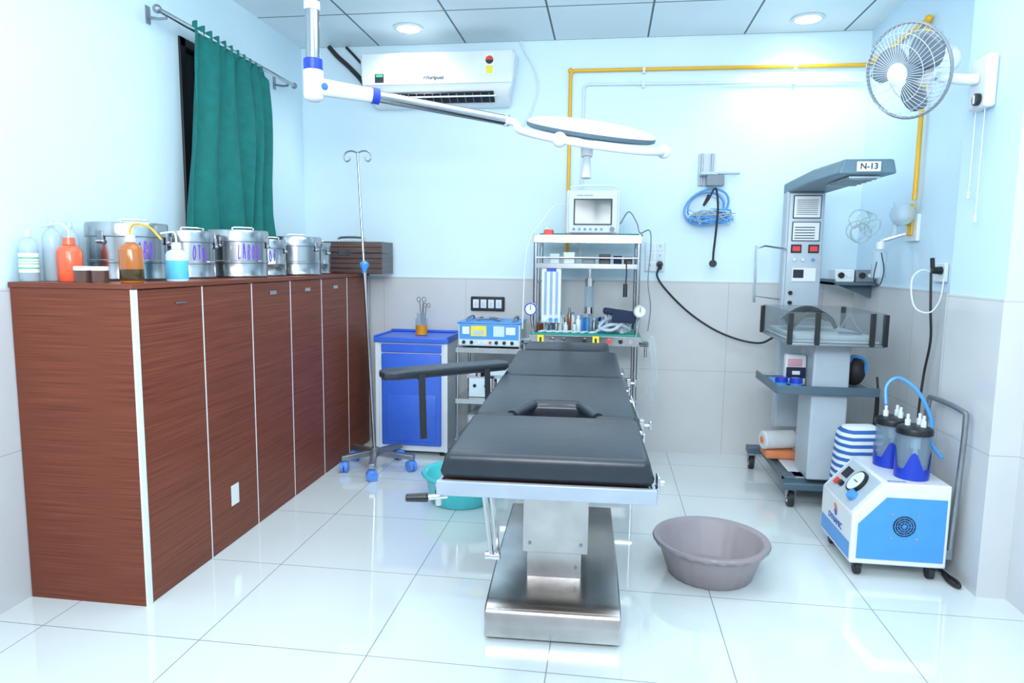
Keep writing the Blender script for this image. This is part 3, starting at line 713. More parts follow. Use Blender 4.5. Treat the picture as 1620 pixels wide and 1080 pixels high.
# ------------------------------------------------------------------ wall items (back)
sw=thing('socket_panel','black-framed switch panel with white sockets on the tiled wall','switch panel',(-.83,YB-.009,.96))
b=B();b.box(-.12,.12,-.022,0,0,.10,BLACK);b.obj('frame',sw,bev=.006)
for k in range(4):
    b=B();x=-.082+k*.054;b.box(x-.021,x+.021,-.028,-.021,.02,.08,WHITE);b.box(x-.008,x+.008,-.031,-.027,.035,.065,MILKY);b.obj('switch',sw,bev=.002)
so=thing('power_socket','white multi-gang power socket plate on the wall','power socket',(.315,YB,1.25))
b=B();b.box(-.065,.065,-.02,0,0,.20,WHITE);b.obj('plate',so,bev=.005)
for x in (-.032,.032):
    for z in (.035,.10,.165):
        b=B();b.box(x-.024,x+.024,-.025,-.019,z-.026,z+.026,MILKY);b.cyl((x,-.024,z+.008),(x,-.027,z+.008),.004,BLACK);b.obj('switch',so)
b=B();b.cyl((0,-.0,0),(0,-.04,0),.024,BLACK,r1=.016);b.cyl((0,-.035,0),(0,-.05,-.03),.012,BLACK);o=b.obj('plug',bev=.003);o.location=(.347,YB-.026,1.30);tag(o,'black power plug in the wall socket','plug')
o=thing('mask_holder','grey wall bracket holding a blue breathing circuit and stethoscope','wall bracket',(.63,YB,1.55))
b=B();b.box(-.055,.055,-.02,0,.27,.48,GREYL);b.box(-.04,-.025,-.03,-.02,.27,.48,STEELD);b.box(.025,.04,-.03,-.02,.27,.48,STEELD);b.box(-.05,.06,-.12,-.02,.33,.35,GREYL);b.box(.05,.20,-.11,-.07,.335,.352,GREYL);b.box(-.01,.10,-.12,-.06,.26,.33,GREYP);b.obj('bracket',o,bev=.004)
for k in range(4):
    b=B();n_=24;b.tube([(-.0+(.105+.012*k)*math.cos(t*2*pi/n_),-.03-.014*k,.13+(.085+.010*k)*math.sin(t*2*pi/n_+.1*k)) for t in range(n_)],.007,BLUEL if k%2 else MILKY,seg=6,closed=True)
    b.obj('tubing_coil',o,label='coiled breathing tube')
rr_=random.Random(11)
for k,m_ in enumerate((BLUEL,MILKY,BLUEL,TUBE)):
    b=B();P=[]
    for t in range(16):
        P.append((-.12+.28*((t*5+k*3)%16)/15+rr_.uniform(-.02,.02),-.10-.012*k+rr_.uniform(-.01,.01),.055+rr_.uniform(-.04,.055)))
    b.tube(P,.006 if k<3 else .004,m_,seg=6,smooth=4);b.obj('tangled_tube',o,label='tangled blue and clear tubing')
b=B();b.tube([(.0,-.16,.20),(-.03,-.17,.13),(.0,-.17,.17),(.04,-.17,.24),(.06,-.17,.12),(.055,-.16,-.05),(.05,-.14,-.16),(.05,-.13,-.22)],.007,RUBBER,smooth=6);b.cyl((.05,-.14,-.24),(.05,-.12,-.24),.024,BLACK,seg=20);b.obj('stethoscope',o,label='black stethoscope')
for p in ((-.08,-.07,.05),(.0,-.07,.06),(.08,-.07,.055),(.15,-.07,.07)):
    b=B();b.sph(p,.028,MILKY,sc=(1,1,.8));b.obj('mask',o)

# ------------------------------------------------------------------ infant warmer
wm=thing('infant_warmer','grey infant radiant warmer with clear-sided bassinet and overhead canopy','infant warmer',(1.14,4.0,0))
def W(p): return (p[0]-1.14,p[1]-4.0,p[2])
b=B();b.box(-.08,.14,.37,.47,.30,1.75,GREYL);b.obj('rear_column',wm,bev=.01)
b=B();b.box(-.07,.13,.345,.372,.98,1.735,GREYL,bev=.008)
b.obj('control_panel',wm)
b=B();b.box(-.05,.11,.340,.346,1.585,1.72,INK);b.box(-.045,.105,.338,.341,1.59,1.715,PAPER)
for k in range(8): b.box(-.03,.09,.3365,.3385,1.607+k*.012,1.610+k*.012,INK)
b.obj('notice',wm,label='printed instruction sheet on the column')
b=B();b.box(-.05,.11,.340,.346,1.45,1.565,INK);b.box(-.045,.105,.338,.341,1.455,1.56,PAPER)
for k in range(5): b.box(-.035,.08,.3365,.3385,1.465+k*.016,1.470+k*.016,INK)
b.obj('notice',wm,label='printed instruction sheet on the column')
b=B();b.box(-.035,.10,.338,.346,1.21,1.29,PAPER);b.box(-.03,.03,.3375,.339,1.23,1.28,INK);b.obj('label_plate',wm,label='white label plate')
for x in (-.02,.08):
    b=B();b.box(x-.03,x+.03,.338,.346,1.38,1.43,BLACK);b.box(x-.022,x+.022,.336,.339,1.39,1.42,DIGIT)
    b.obj('display',wm,label='red digital display')
for x in (-.03,.02,.08):
    b=B();b.cyl((x,.345,1.34),(x,.332,1.34),.009,BLUEL if x>.05 else WHITE);b.obj('button',wm)
for z in (1.08,1.14):
    b=B();b.cyl((-.04,.345,z),(-.04,.33,z),.012,BLACK);b.obj('button',wm)
def Q(x,y,z): return b.bm.verts.new(W((x,y,z)))
b=B()
A=[Q(1.055,4.46,1.735),Q(1.285,4.46,1.735),Q(1.285,4.46,1.80),Q(1.055,4.46,1.80)]
C=[Q(1.085,4.05,1.755),Q(1.36,4.05,1.755),Q(1.345,4.05,1.835),Q(1.11,4.05,1.835)]
D=[Q(1.11,3.62,1.755),Q(1.385,3.62,1.755),Q(1.375,3.64,1.83),Q(1.14,3.64,1.83)]
b.bm.faces.new(A);b.bm.faces.new(D[::-1])
for X_,Y_ in ((A,C),(C,D)):
    for i in range(4): b.bm.faces.new((X_[i],Y_[i],Y_[(i+1)%4],X_[(i+1)%4]))
b._fin(list(b.bm.verts),CANOPY);b.obj('canopy',wm,bev=.012,bseg=3,label='dark grey overhead heater canopy')
b=B();b.box(.04,.19,-.32,.02,1.742,1.752,STEEL)
for k in range(5): b.box(.05,.18,-.30+k*.07,-.27+k*.07,1.737,1.744,STEELD)
b.obj('heater_grille',wm)
b=B();b.box(.055,.165,-.386,-.374,1.766,1.814,PAPER,bev=.002);b.obj('name_plate',wm,label='white number plate')
txt('N-13',.040,(.11,-.3872,1.790),FACE,INK,wm,bold=.0006)
TZ=.018
b=B();b.box(-.22,.235,-.42,.22,.885+TZ,.90+TZ,STEELD);b.box(-.205,.215,-.395,.20,.90+TZ,.912+TZ,WHITE);b.obj('tray',wm,bev=.004)
b=B();b.box(-.19,.20,-.38,.18,.912+TZ,.938+TZ,WHITE,bev=.010,seg=3);b.obj('mattress',wm)
for a in ((-.218,-.213,-.41,.21),(.226,.231,-.41,.21),(-.218,.231,-.415,-.410),(-.218,.231,.210,.215)):
    b=B();b.box(a[0],a[1],a[2],a[3],.905+TZ,1.055+TZ,CLEARG);b.obj('side_panel',wm,label='clear acrylic side panel')
for x in (-.220,.232):
    for y in (-.412,.212):
        b=B();b.box(x-.012,x+.012,y-.012,y+.012,.89+TZ,1.05+TZ,BLACK);b.obj('corner_post',wm,bev=.003)
for x in (-.09,.17):
    b=B();b.box(x-.012,x+.012,-.425,-.410,.89+TZ,1.055+TZ,BLACK);b.obj('latch',wm,bev=.002)
b=B();b.box(-.05,.135,-.25,-.0,.16,.885+TZ,GREYL);b.obj('pedestal',wm,bev=.01)
b=B();b.box(-.24,.27,-.30,.20,.64,.655,SLATE);b.box(-.24,.27,-.305,-.295,.635,.68,SLATE);b.box(-.245,-.235,-.30,.20,.635,.68,SLATE);b.obj('shelf',wm,bev=.003)
b=B();b.box(.04,.22,.05,.36,.16,.30,GREYL);b.obj('rear_box',wm,bev=.01)
b=B();b.box(-.14,.26,-.20,-.10,.105,.16,SLATE);b.box(-.14,-.06,-.2,.50,.105,.145,SLATE);b.box(.18,.26,-.2,.50,.105,.145,SLATE);b.box(-.22,.30,.42,.50,.105,.15,SLATE);b.box(-.10,.20,-.20,.50,.145,.160,WHITE);b.box(-.17,.28,-.26,-.18,.10,.14,SLATE)
b.obj('base',wm,bev=.012,bseg=3)
for x,y in ((-.12,-.22),(.24,-.22),(-.19,.46),(.26,.46)):
    b=B();b.cyl((x-.014,y,.042),(x+.014,y,.042),.042,RUBBER,seg=28);b.cyl((x-.017,y,.042),(x+.017,y,.042),.022,STEEL,seg=20)
    b.prism([(y-.03,.10),(y+.03,.10),(y+.012,.04),(y-.012,.04)],'x',x-.022,x-.018,STEELD);b.prism([(y-.03,.10),(y+.03,.10),(y+.012,.04),(y-.012,.04)],'x',x+.018,x+.022,STEELD)
    b.obj('caster',wm)
b=B();b.tube([(-.06,.36,1.40),(-.20,.34,1.42),(-.26,.32,1.40),(-.26,.30,1.12),(-.10,.34,1.10)],.006,CHROME);b.box(-.262,-.25,.29,.33,1.08,1.42,STEEL);b.obj('side_rail',wm,label='chrome side rail')
# black padded support in the bassinet
b=B()
G=[]
for i in range(13):
    row=[];u=i/12
    for j in range(9):
        v=j/8
        zz=.004+.125*math.sin(pi*(.08+.84*u))**.6*(.35+.65*math.sin(pi*(.1+.8*v)))
        row.append(b.bm.verts.new((-.13+.25*u+.02*v,-.11+.24*v,zz)))
    G.append(row)
for i in range(12):
    for j in range(8): b.bm.faces.new((G[i][j],G[i+1][j],G[i+1][j+1],G[i][j+1]))
b._fin(list(b.bm.verts),RUBBER)
b.tube([(-.10,-.115,.02),(-.05,-.12,.08),(.03,-.12,.10),(.09,-.115,.07),(.12,-.11,.02)],.012,BLACK,smooth=4)
o=b.obj('padded_support',angle=3,recalc=True);o.location=(1.09,3.93,.938+TZ+.002);tag(o,'black padded arched support standing in the bassinet','infant support')
cable('sensor_cable','grey sensor cables resting in the bassinet','cable',[(1.23,3.80,.98),(1.26,3.77,1.05),(1.28,3.73,1.00),(1.30,3.70,.966),(1.24,3.68,.966),(1.18,3.68,.966)],.006,GREYP)
for x,y in ((.94,3.78),(1.01,3.76)):
    t=thing('container','blue capped container on the warmer shelf','container',(x,y,.656),group='blue containers on the warmer shelf')
    b=B();b.lathe([(0,0),(.03,0),(.03,.03),(0,.03)],BLUEL);b.obj('pot',t);b=B();b.lathe([(0,.055),(.032,.055),(.034,.03),(0,.03)],BLUED);b.obj('cap',t)
b=B();b.box(-.055,.055,-.03,.03,0,.17,WHCL,bev=.015,seg=3);b.box(-.05,.05,-.034,-.028,.04,.10,NAVY,bev=.004);b.box(-.045,.03,-.035,-.03,.105,.145,PINK,bev=.003);b.box(-.02,.02,-.036,-.032,.06,.08,PAPER);o=b.obj('packet');o.location=(1.03,3.88,.656);tag(o,'printed plastic packet standing on the warmer shelf','packet')
b=B();b.box(-.035,.035,-.07,.07,0,.025,BLUEL,bev=.01);o=b.obj('folded_cloth');o.location=(.945,3.90,.656);tag(o,'blue folded cloth on the warmer shelf','cloth')
b=B();vs=b.sph((0,0,.085),.075,RUBBER,sc=(.75,1,1.1));b.tube([(-.04,-.05,.14),(-.03,-.07,.17),(.03,-.07,.15),(.04,-.05,.08)],.008,BLUEL,smooth=4)
o=b.obj('shoulder_bag');o.location=(1.345,3.90,.657);tag(o,'black and blue bag at the end of the warmer shelf','bag')
cable('hanging_strap','black strap dangling from the warmer shelf','strap',[(1.44,3.83,.72),(1.45,3.82,.6),(1.45,3.82,.48),(1.43,3.80,.46),(1.425,3.78,.55),(1.425,3.78,.63)],.006,RUBBER)
b=B();b.box(-.09,.09,-.08,.08,0,.05,ORG2,bev=.015,seg=3);o=b.obj('folded_towel');o.location=(1.05,4.20,.161);tag(o,'orange folded towel on the warmer base','towel')
b=B();b.cyl((-.10,0,.055),(.10,0,.055),.055,WHCL,seg=24);b.cyl((-.105,0,.055),(.105,0,.055),.025,ORG2)
o=b.obj('rolled_towel',bev=.01);o.location=(1.04,4.18,.213);o.rotation_euler=(0,0,.25);tag(o,'rolled white towel on the warmer base','towel')

sh=thing('wall_shelf','dark grey wall shelf in the corner','shelf',(1.60,4.45,1.19))
b=B();b.box(-.25,0,-.10,.20,0,.018,SLATE);b.box(-.25,-.24,-.10,.20,0,.035,SLATE);b.obj('board',sh,bev=.002)
b=B();b.prism([(-.20,0),(0,0),(0,-.08)],'y',.0,.01,SLATE);b.obj('bracket',sh)
for x,m in ((1.42,WHITE),(1.54,GREYP)):
    t=thing('control_unit','small control box with knobs on the wall shelf','medical device',(x,4.43,1.209),group='control boxes on the wall shelf')
    b=B();b.box(-.055,.055,-.05,.08,0,.075,m);b.obj('housing',t,bev=.004)
    b=B();b.cyl((-.022,-.05,.04),(-.022,-.06,.04),.018,BLACK);b.obj('knob',t)
    b=B();b.cyl((.022,-.05,.04),(.022,-.06,.04),.012,WHITE);b.obj('knob',t)
rg=thing('oxygen_regulator','wall oxygen outlet with flowmeter and clear humidifier','oxygen regulator',(1.61,3.93,1.44))
b=B();b.box(-.02,0,-.07,.07,0,.14,WHITE);b.box(-.03,-.02,-.03,.03,.03,.20,YELL);b.obj('outlet_plate',rg,bev=.004)
b=B();b.cyl((-.03,0,.10),(-.10,0,.10),.018,CHROME);b.cyl((-.10,-.0,.03),(-.10,0,.20),.015,CLEAR);b.sph((-.09,-.06,.14),.06,CLEAR);b.obj('flowmeter',rg)
b=B();b.lathe([(0,-.20),(.035,-.20),(.038,-.19),(.038,-.06),(.02,-.045),(.02,-.03),(0,-.03)],CLEAR,c=(-.13,.10,0));b.lathe([(0,-.195),(.033,-.195),(.033,-.12),(0,-.12)],MILKY,c=(-.13,.10,0));b.cyl((-.13,.10,-.04),(-.13,.10,0),.022,WHITE);b.cyl((-.13,.10,-.0),(-.02,.04,.04),.008,CHROME);b.obj('humidifier',rg)
pts=[]
for k in range(6):
    cx,cy,cz=1.43+random.uniform(-.03,.03),4.12+.02*k,1.53+random.uniform(-.04,.05);a=random.uniform(0,6)
    pts+=[(cx+.055*math.cos(a+t*1.1),cy+.01*t/5,cz+.055*math.sin(a+t*1.1)) for t in range(6)]
cable('oxygen_tube','tangled clear oxygen tube hanging at the wall outlet','tube',pts,.004,TUBE)
cable('black_cable','thin black cable looped below the humidifier','cable',[(1.47,3.98,1.38),(1.49,3.98,1.28),(1.47,3.98,1.20),(1.44,3.98,1.24),(1.45,3.98,1.33)],.003,RUBBER)
so=thing('wall_socket','white wall socket near the corner cable','power socket',(1.601,3.58,1.235))
b=B();b.box(-.012,.006,-.06,.06,0,.09,WHITE);b.obj('plate',so,bev=.003)
for yy in (.02,.035):
    b=B();b.cyl((-.012,yy,.05),(-.014,yy,.05),.004,BLACK);b.obj('pin_hole',so)
b=B();b.cyl((0,0,0),(-.045,0,0),.02,BLACK,r1=.015);b.cyl((-.04,0,.01),(-.045,0,.06),.010,BLACK);o=b.obj('plug',bev=.003);o.location=(1.586,3.545,1.29);tag(o,'black power plug in the wall socket near the corner','plug')
cable('power_cable','black power cable hanging down the tiled wall','cable',[(1.54,3.545,1.28),(1.55,3.54,1.10),(1.57,3.56,.95),(1.57,3.60,.78),(1.56,3.60,.6),(1.55,3.58,.45),(1.5,3.55,.3)],.006,RUBBER)
cable('white_cable','white cable looping from the wall socket','cable',[(1.575,3.62,1.28),(1.53,3.62,1.29),(1.49,3.62,1.25),(1.485,3.60,1.16),(1.50,3.57,1.10),(1.54,3.52,1.09),(1.57,3.50,1.15),(1.58,3.5,1.25)],.004,WHITE)
cable('white_cable','thin white cable running up the wall','cable',[(1.58,3.45,1.28),(1.585,3.35,1.5),(1.59,3.3,1.7),(1.59,3.29,1.95)],.003,WHITE)

# ------------------------------------------------------------------ suction machine
su=thing('suction_machine','white and blue medical suction machine on small casters','suction machine',(1.22,2.93,0))
b=B();b.prism([(-.175,.06),(.205,.06),(.205,.415),(-.05,.415),(-.175,.27)],'y',0,.40,WHITEM);b.obj('housing',su,bev=.008,bseg=3)
b=B();b.prism([(-.150,.085),(.190,.085),(.190,.355),(-.045,.355),(-.150,.235)],'y',-.004,.001,BLUEL)
b.obj('side_panel',su,bev=.001,label='sky blue side panel')
b=B()
for R_ in (.012,.022,.032,.042):
    b.tube([(.03+R_*math.cos(2*pi*k/24),-.005,.235+R_*math.sin(2*pi*k/24)) for k in range(24)],.0028,BLACK,seg=5,closed=True)
for k in range(8):
    a=k*pi/4;b.tube([(.03+.008*math.cos(a),-.0055,.235+.008*math.sin(a)),(.03+.042*math.cos(a),-.0055,.235+.042*math.sin(a))],.002,BLUEL,seg=4)
b.obj('vent',su,label='round black fan vent')
for q in ((-.02,.185),(.08,.185),(-.02,.285),(.08,.285)):
    b=B();b.cyl((q[0],-.004,q[1]),(q[0],-.008,q[1]),.005,STEEL);b.obj('screw',su)
sl_a=math.atan2(.145,.125)
Ms=Matrix.Translation((-.1125,.20,.3425))@Matrix.Rotation(-sl_a,4,'Y')
b=B();b.box(-.085,.085,-.17,.17,-.002,.004,GREYL,M=Ms);b.obj('control_panel',su)
b=B();b.cyl((.02,-.04,.004),(.02,-.04,.02),.055,BLACK,M=Ms,seg=32);b.cyl((.02,-.04,.02),(.02,-.04,.022),.047,PAPER,M=Ms,seg=32);b.box(.018,.022,-.065,-.03,.022,.024,INK,M=Ms);b.obj('vacuum_gauge',su,label='round vacuum gauge')
b=B();b.cyl((-.035,-.10,.005),(-.035,-.10,.028),.022,BLUEL,M=Ms);b.obj('knob',su,label='blue knob')
b=B();b.cyl((-.03,.06,.005),(-.03,.06,.02),.014,BLACK,M=Ms);b.obj('knob',su,label='black knob')
b=B();b.box(-.05,-.02,.10,.13,.004,.014,RED,M=Ms);b.obj('switch',su,label='red switch')
b=B();b.box(.0,.05,.07,.14,.004,.007,INK,M=Ms);b.obj('data_plate',su)
b=B();b.prism([(.20,.21),(.225,.24),(.215,.25),(.19,.24),(.175,.22)],'x',-.1765,-.1755,ORG2);b.prism([(.18,.205),(.20,.195),(.22,.215),(.20,.23)],'x',-.1768,-.1758,INKB);b.obj('emblem',su,label='small orange and blue emblem')
b=B();b.box(-.1765,-.1755,.015,.385,.075,.145,BLUEL);b.obj('stripe',su,label='sky blue lower panel')
txt('DYNAMIC',.040,(-.1765,.20,.172),(pi/2,0,-pi/2),INKB,su)
txt('DYNAMIC',.016,(-.0,.03,.4158),(0,0,0),INKB,su)
for x in (-.13,.16):
    for y in (.04,.36):
        b=B();b.cyl((x-.012,y,.027),(x+.012,y,.027),.027,RUBBER,seg=24);b.box(x-.018,x+.018,y-.015,y+.015,.035,.062,BLACK);b.obj('caster',su,bev=.002)
b=B();b.tube([(.222,.02,.10),(.235,.02,.45),(.24,.02,.68),(.24,.05,.72),(.24,.30,.725),(.24,.35,.69),(.235,.37,.45),(.222,.37,.10)],.011,STEELD,seg=12,smooth=4)
for y in (.02,.37): b.box(.205,.228,y-.012,y+.012,.10,.14,STEELD)
b.obj('push_handle',su,label='grey tubular push handle')
def sjar(x,y):
    k_=.90
    t=thing('suction_jar','clear suction jar with blue holder and black lid','jar',(1.22+x,2.93+y,.416),group='suction jars on the machine')
    b=B();b.lathe([(.066*k_,.02),(.070*k_,.02),(.072*k_,.20),(.068*k_,.20),(.066*k_,.02)],JARC);b.obj('jar_body',t)
    b=B();R_=.074*k_
    b.lathe([(0,.0),(R_,.0),(R_,.045),(.0,.045)],BLUED)
    n_=48;vs=[]
    for i in range(n_+1):
        a=2*pi*i/n_;hh=.075+.045*math.cos(4*a+1.2)
        vs.append((b.bm.verts.new((.0755*k_*math.cos(a),.0755*k_*math.sin(a),.02)),b.bm.verts.new((.0755*k_*math.cos(a),.0755*k_*math.sin(a),hh))))
    fs=[]
    for p,q in zip(vs,vs[1:]): fs.append(b.bm.faces.new((p[0],q[0],q[1],p[1])))
    b._set(fs,BLUED)
    b.obj('holder',t,label='deep blue jar holder')
    b=B();b.lathe([(0,.225),(.05*k_,.225),(.076*k_,.215),(.079*k_,.205),(.079*k_,.19),(.0,.19)],BLACK);b.obj('lid',t)
    for px,py in ((-.03,0),(.025,.02),(.02,-.03)):
        b=B();b.cyl((px,py,.22),(px,py,.25),.011,WHITE);b.cyl((px,py,.25),(px,py,.272),.006,WHITE)
        b.obj('nozzle',t)
    b=B();b.cyl((0,-.02,.13),(0,-.02,.19),.018,WHITE);b.cyl((0,-.02,.09),(0,-.02,.13),.009,WHITE);b.obj('float',t)
sjar(.088,.11);sjar(.065,.28)
cable('suction_tube','blue suction hose arching from the jars','hose',[(1.26,3.23,.69),(1.265,3.25,.77),(1.31,3.24,.81),(1.37,3.18,.76),(1.41,3.13,.65),(1.40,3.10,.56),(1.43,3.05,.50)],.008,BLUEL)
cable('floor_cable','black power cable coiled on the floor beside the machine','cable',[(1.44,3.12,.02),(1.46,3.0,.012),(1.47,2.92,.012),(1.455,2.88,.012),(1.44,2.92,.012),(1.45,3.0,.012)],.008,RUBBER)
b=B();vs=b.box(-.11,.11,-.07,.07,0,.53,STRIPE,bev=.05,seg=4)
for v in vs:
    v.co.x*=1+.15*math.sin(v.co.z*8);v.co.y+=.01*math.sin(v.co.x*40);v.co.x+=.25*max(0,v.co.z-.35)*.4
o=b.obj('cloth_bag',angle=3);o.location=(1.24,3.50,0);tag(o,'blue and white striped cloth bag behind the suction machine','bag')

# ------------------------------------------------------------------ drums
ZC=CH
def drum(x,y,R_,h,text,rt,mark=True):
    t=thing('dressing_drum','polished steel sterilizing drum standing on the cabinet','steel drum',(x,y,ZC),group='steel dressing drums on the cabinet')
    b=B();b.lathe([(0,0),(R_*.97,0),(R_,.006),(R_,.012),(R_*.985,.016),(R_*.985,h*.30),(R_*1.0,h*.31),(R_*1.0,h*.35),(R_*.985,h*.36),(R_*.985,h*.74)],DRUM,seg=48);b.obj('body',t)
    b=B();b.lathe([(R_*1.0,h*.74),(R_*1.025,h*.75),(R_*1.025,h*.95),(R_*1.0,h*.985),(R_*.6,h*.995),(0,h)],DRUM,seg=48);b.lathe([(R_*1.026,h*.745),(R_*1.03,h*.75),(R_*1.026,h*.765)],STEELD,seg=48);b.obj('lid',t)
    for aa in (rt+.9,rt-1.0):
        b=B();Mq=Matrix.Rotation(aa,4,'Z')
        b.box(R_*1.0,R_*1.06,-.012,.012,h*.62,h*.84,STEELD,M=Mq);b.cyl((R_*1.05,-.016,h*.66),(R_*1.05,.016,h*.66),.007,CHROME,M=Mq)
        b.obj('latch',t,bev=.002)
    b=B();Mq=Matrix.Rotation(rt,4,'Z');b.tube([(R_*.5,-.05,h*.995),(R_*.5,-.045,h*1.04),(R_*.5,.045,h*1.04),(R_*.5,.05,h*.995)],.004,CHROME,M=Mq,smooth=3);b.obj('handle',t)
    if text:
        b2=B()
        n_=len(text);da=.15*(.15/R_)
        for k,ch in enumerate(text):
            a0=rt+(k-(n_-1)/2)*da;z0=h*.52+random.uniform(-.008,.008);sl_=random.uniform(-.25,.25)
            S={'L':[[(-.3,1),(-.35,-.9),(.1,-1.1),(.5,-.8)]],'A':[[(-.6,-1),(-.1,1),(.2,.9),(.5,-1.1)],[(-.4,-.2),(.5,-.1)]],'B':[[(-.4,-1),(-.4,1),(.3,.8),(.3,.2),(-.4,0),(.4,-.3),(.3,-1),(-.4,-1)]],'O':[[(0,1),(-.45,.3),(-.4,-.6),(0,-1),(.45,-.4),(.4,.5),(0,1.1),(-.1,.8)]],'R':[[(-.4,-1),(-.4,1),(.3,.8),(.3,.1),(-.4,0),(.1,-.4),(.5,-1)]],'T':[[(-.5,1),(0,1.1),(.5,.9)],[(0,1),(.05,-1)]],'I':[[(0,1),(0,-1)]],'M':[[(-.5,-1),(-.4,1),(0,-.2),(.4,1),(.5,-1)]],'D':[[(-.4,-1),(-.4,1),(.3,.5),(.3,-.5),(-.4,-1)]]}[ch]
            for st in S:
                P=[]
                for u_,v_ in st:
                    aa=a0+(u_+sl_*v_)*da*.42;P.append((R_*.985*math.cos(aa),R_*.985*math.sin(aa),z0+v_*h*.14))
                b2.tube(P,.0024,PURPLE,seg=6,smooth=3)
        b2.obj('lettering',t)
    return t
fa=lambda x,y: math.atan2(-y,-x)
drum(-1.965,2.60,.148,.235,'LABO',fa(-1.965,2.6)+.35)
drum(-1.925,2.935,.125,.22,'OTM',fa(-1.92,2.93)+.45)
drum(-1.84,3.235,.142,.235,'LABOR',fa(-1.84,3.2)+.35)
drum(-1.835,3.515,.10,.20,'OT',fa(-1.83,3.5)+.3)
drum(-1.825,3.84,.148,.225,'',fa(-1.82,3.8))
drum(-1.83,4.12,.10,.20,'',fa(-1.83,4.1))
bx=thing('wooden_case','brown slatted wooden case with a carrying handle on the cabinet','case',(-1.76,4.57,ZC))
b=B();b.box(-.258,.258,-.118,.12,0,.135,DKWOOD)
for k in range(4): b.box(-.26,.26,-.122,-.118,.006+k*.033,.032+k*.033,SLAT)
b.obj('body',bx,bev=.003)
b=B();b.box(-.258,.258,-.118,.12,.139,.215,DKWOOD)
for k in range(2): b.box(-.26,.26,-.122,-.118,.144+k*.036,.174+k*.036,SLAT)
b.obj('lid',bx,bev=.003)
b=B();b.box(-.04,.04,-.130,-.122,.125,.155,STEEL);b.obj('clasp',bx)
b=B();b.tube([(-.09,0,.215),(-.08,0,.245),(.08,0,.245),(.09,0,.215)],.008,STEELD,smooth=3);b.obj('handle',bx)
def bottle(name,label,x,y,R_,h,m,liq=None,lf=.5,cap=WHITE,neck=.3,group=None,spout=None,lab=None):
    t=thing(name,label,'bottle',(x,y,ZC),group=group)
    b=B();b.lathe([(0,.001),(R_*.92,.001),(R_,.008),(R_,h*.78),(R_*.85,h*.88),(R_*neck,h*.96),(R_*neck,h)],m,seg=28);b.obj('bottle_body',t)
    if liq:
        b=B();b.lathe([(0,.003),(R_*.90,.003),(R_*1.01,.010),(R_*1.01,h*lf),(0,h*lf)],liq,seg=28);b.obj('liquid',t)
    b=B();b.lathe([(0,h+.022),(R_*neck*1.15,h+.020),(R_*neck*1.3,h-.006),(0,h-.006)],cap,seg=20);b.obj('cap',t)
    if spout:
        b=B();b.tube([(0,0,h+.015)]+spout[0],spout[1],spout[2],smooth=5);b.obj('spout',t)
    if lab:
        b=B();b.lathe([(R_*1.012,h*.2),(R_*1.012,h*.62)],PAPER,seg=28)
        for q0,q1 in ((.50,.53),(.44,.455),(.38,.395),(.28,.31)): b.lathe([(R_*1.018,h*q0),(R_*1.018,h*q1)],lab,seg=28)
        b.obj('label',t)
    return t
bottle('saline_bottle','clear plastic saline bottle with green and white label',-2.125,2.275,.032,.17,CLEAR,CLEAR,.7,cap=MILKY,lab=STICK,group='saline bottles on the cabinet')
bottle('saline_bottle','clear plastic infusion bottle on the cabinet',-2.10,2.36,.032,.21,CLEAR,CLEAR,.6,cap=CLEAR,group='saline bottles on the cabinet')
bottle('saline_bottle','clear plastic infusion bottle on the cabinet',-2.10,2.45,.032,.21,CLEAR,CLEAR,.6,cap=CLEAR,group='saline bottles on the cabinet')
bottle('wash_bottle','orange plastic wash bottle with bent nozzle',-2.02,2.35,.043,.145,ORANGE,cap=ORANGE,neck=.4,spout=([(.0,0,.19),(-.02,-.01,.215),(-.09,-.03,.205)],.004,MILKY))
bottle('wash_bottle','amber plastic wash bottle half full of dark liquid',-1.735,2.31,.041,.155,AMBERP,DKLIQ,.33,cap=MILKY,neck=.35,spout=([(.0,0,.19),(.02,0,.215),(.07,.01,.205),(.11,.02,.16)],.004,ORT))
bottle('wash_bottle','pale blue liquid wash bottle with white nozzle',-1.715,2.55,.042,.135,MILKY,CYAN,.62,cap=WHITE,neck=.35,spout=([(.0,0,.17),(-.01,0,.195),(-.06,-.01,.19)],.004,MILKY))
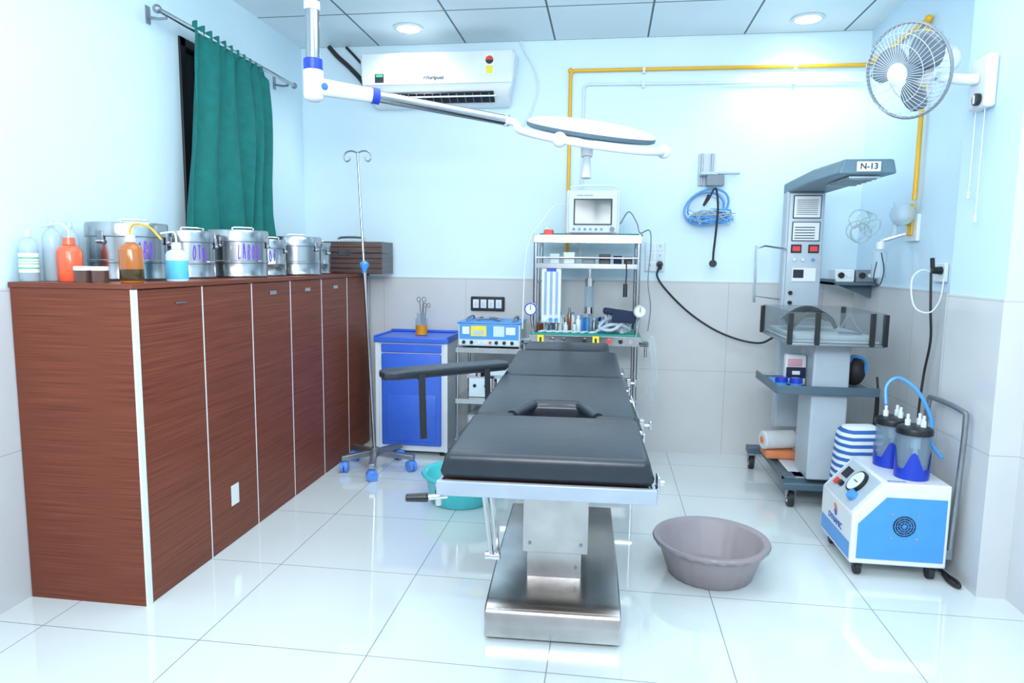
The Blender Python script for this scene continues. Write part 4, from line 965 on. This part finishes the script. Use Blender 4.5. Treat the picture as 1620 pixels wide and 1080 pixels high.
for x,y in ((-1.905,2.275),(-1.84,2.28)):
    t=thing('specimen_jar','small clear jar with brown contents and white lid','jar',(x,y,ZC),group='specimen jars on the cabinet')
    b=B();b.lathe([(0,0),(.028,0),(.029,.045),(0,.045)],BRC);b.obj('jar_body',t)
    b=B();b.lathe([(0,.060),(.029,.060),(.031,.056),(.031,.045),(0,.045)],WHITE);b.obj('lid',t)

# ------------------------------------------------------------------ camera
cam=bpy.data.cameras.new('camera');cam.lens=24;cam.sensor_width=36;cam.sensor_fit='HORIZONTAL';cam.clip_start=.02
co=bpy.data.objects.new('camera',cam);COL.objects.link(co);SC.camera=co
psi=math.atan(.138);th=math.atan(.1176);rho=.012
Fv=Vector((-math.sin(psi)*math.cos(th),math.cos(psi)*math.cos(th),-math.sin(th)))
Rv=Vector((math.cos(psi),math.sin(psi),0));Uv=Rv.cross(Fv)
R2=Rv*math.cos(rho)+Uv*math.sin(rho);U2=Uv*math.cos(rho)-Rv*math.sin(rho)
M3=Matrix((R2,U2,-Fv)).transposed()
co.matrix_world=Matrix.Translation((0,0,1.31))@M3.to_4x4()

# ------------------------------------------------------------------ lights
def area(name,loc,target,sx,sy,e,c=(.90,.96,1)):
    l=bpy.data.lights.new(name,'AREA');l.shape='RECTANGLE';l.size=sx;l.size_y=sy;l.energy=e;l.color=c
    o=bpy.data.objects.new(name,l);COL.objects.link(o);o.location=loc
    o.rotation_euler=(Vector(target)-Vector(loc)).to_track_quat('-Z','Y').to_euler();return o
area('ceiling_bounce',(-.2,-.6,2.5),(-.2,3.6,1.0),2.6,1.0,86)
area('ceiling_panel',(-.2,2.4,2.74),(-.2,2.4,0),2.6,1.6,36)
area('flash_bounce',(-.1,.3,1.9),(-.1,2.4,2.78),.8,.5,32)
for i,(x,y) in enumerate(((-1.30,4.42),(1.15,4.5))):
    l=bpy.data.lights.new('downlight_lamp','SPOT');l.energy=24;l.spot_size=2.5;l.spot_blend=.6;l.shadow_soft_size=.07;l.color=(.85,.95,1)
    o=bpy.data.objects.new('downlight_lamp',l);COL.objects.link(o);o.location=(x,y-.0,H-.03)
w=bpy.data.worlds.new('world');SC.world=w;w.use_nodes=True
bg=w.node_tree.nodes['Background'];bg.inputs[0].default_value=(.76,.88,1,1);bg.inputs[1].default_value=.85
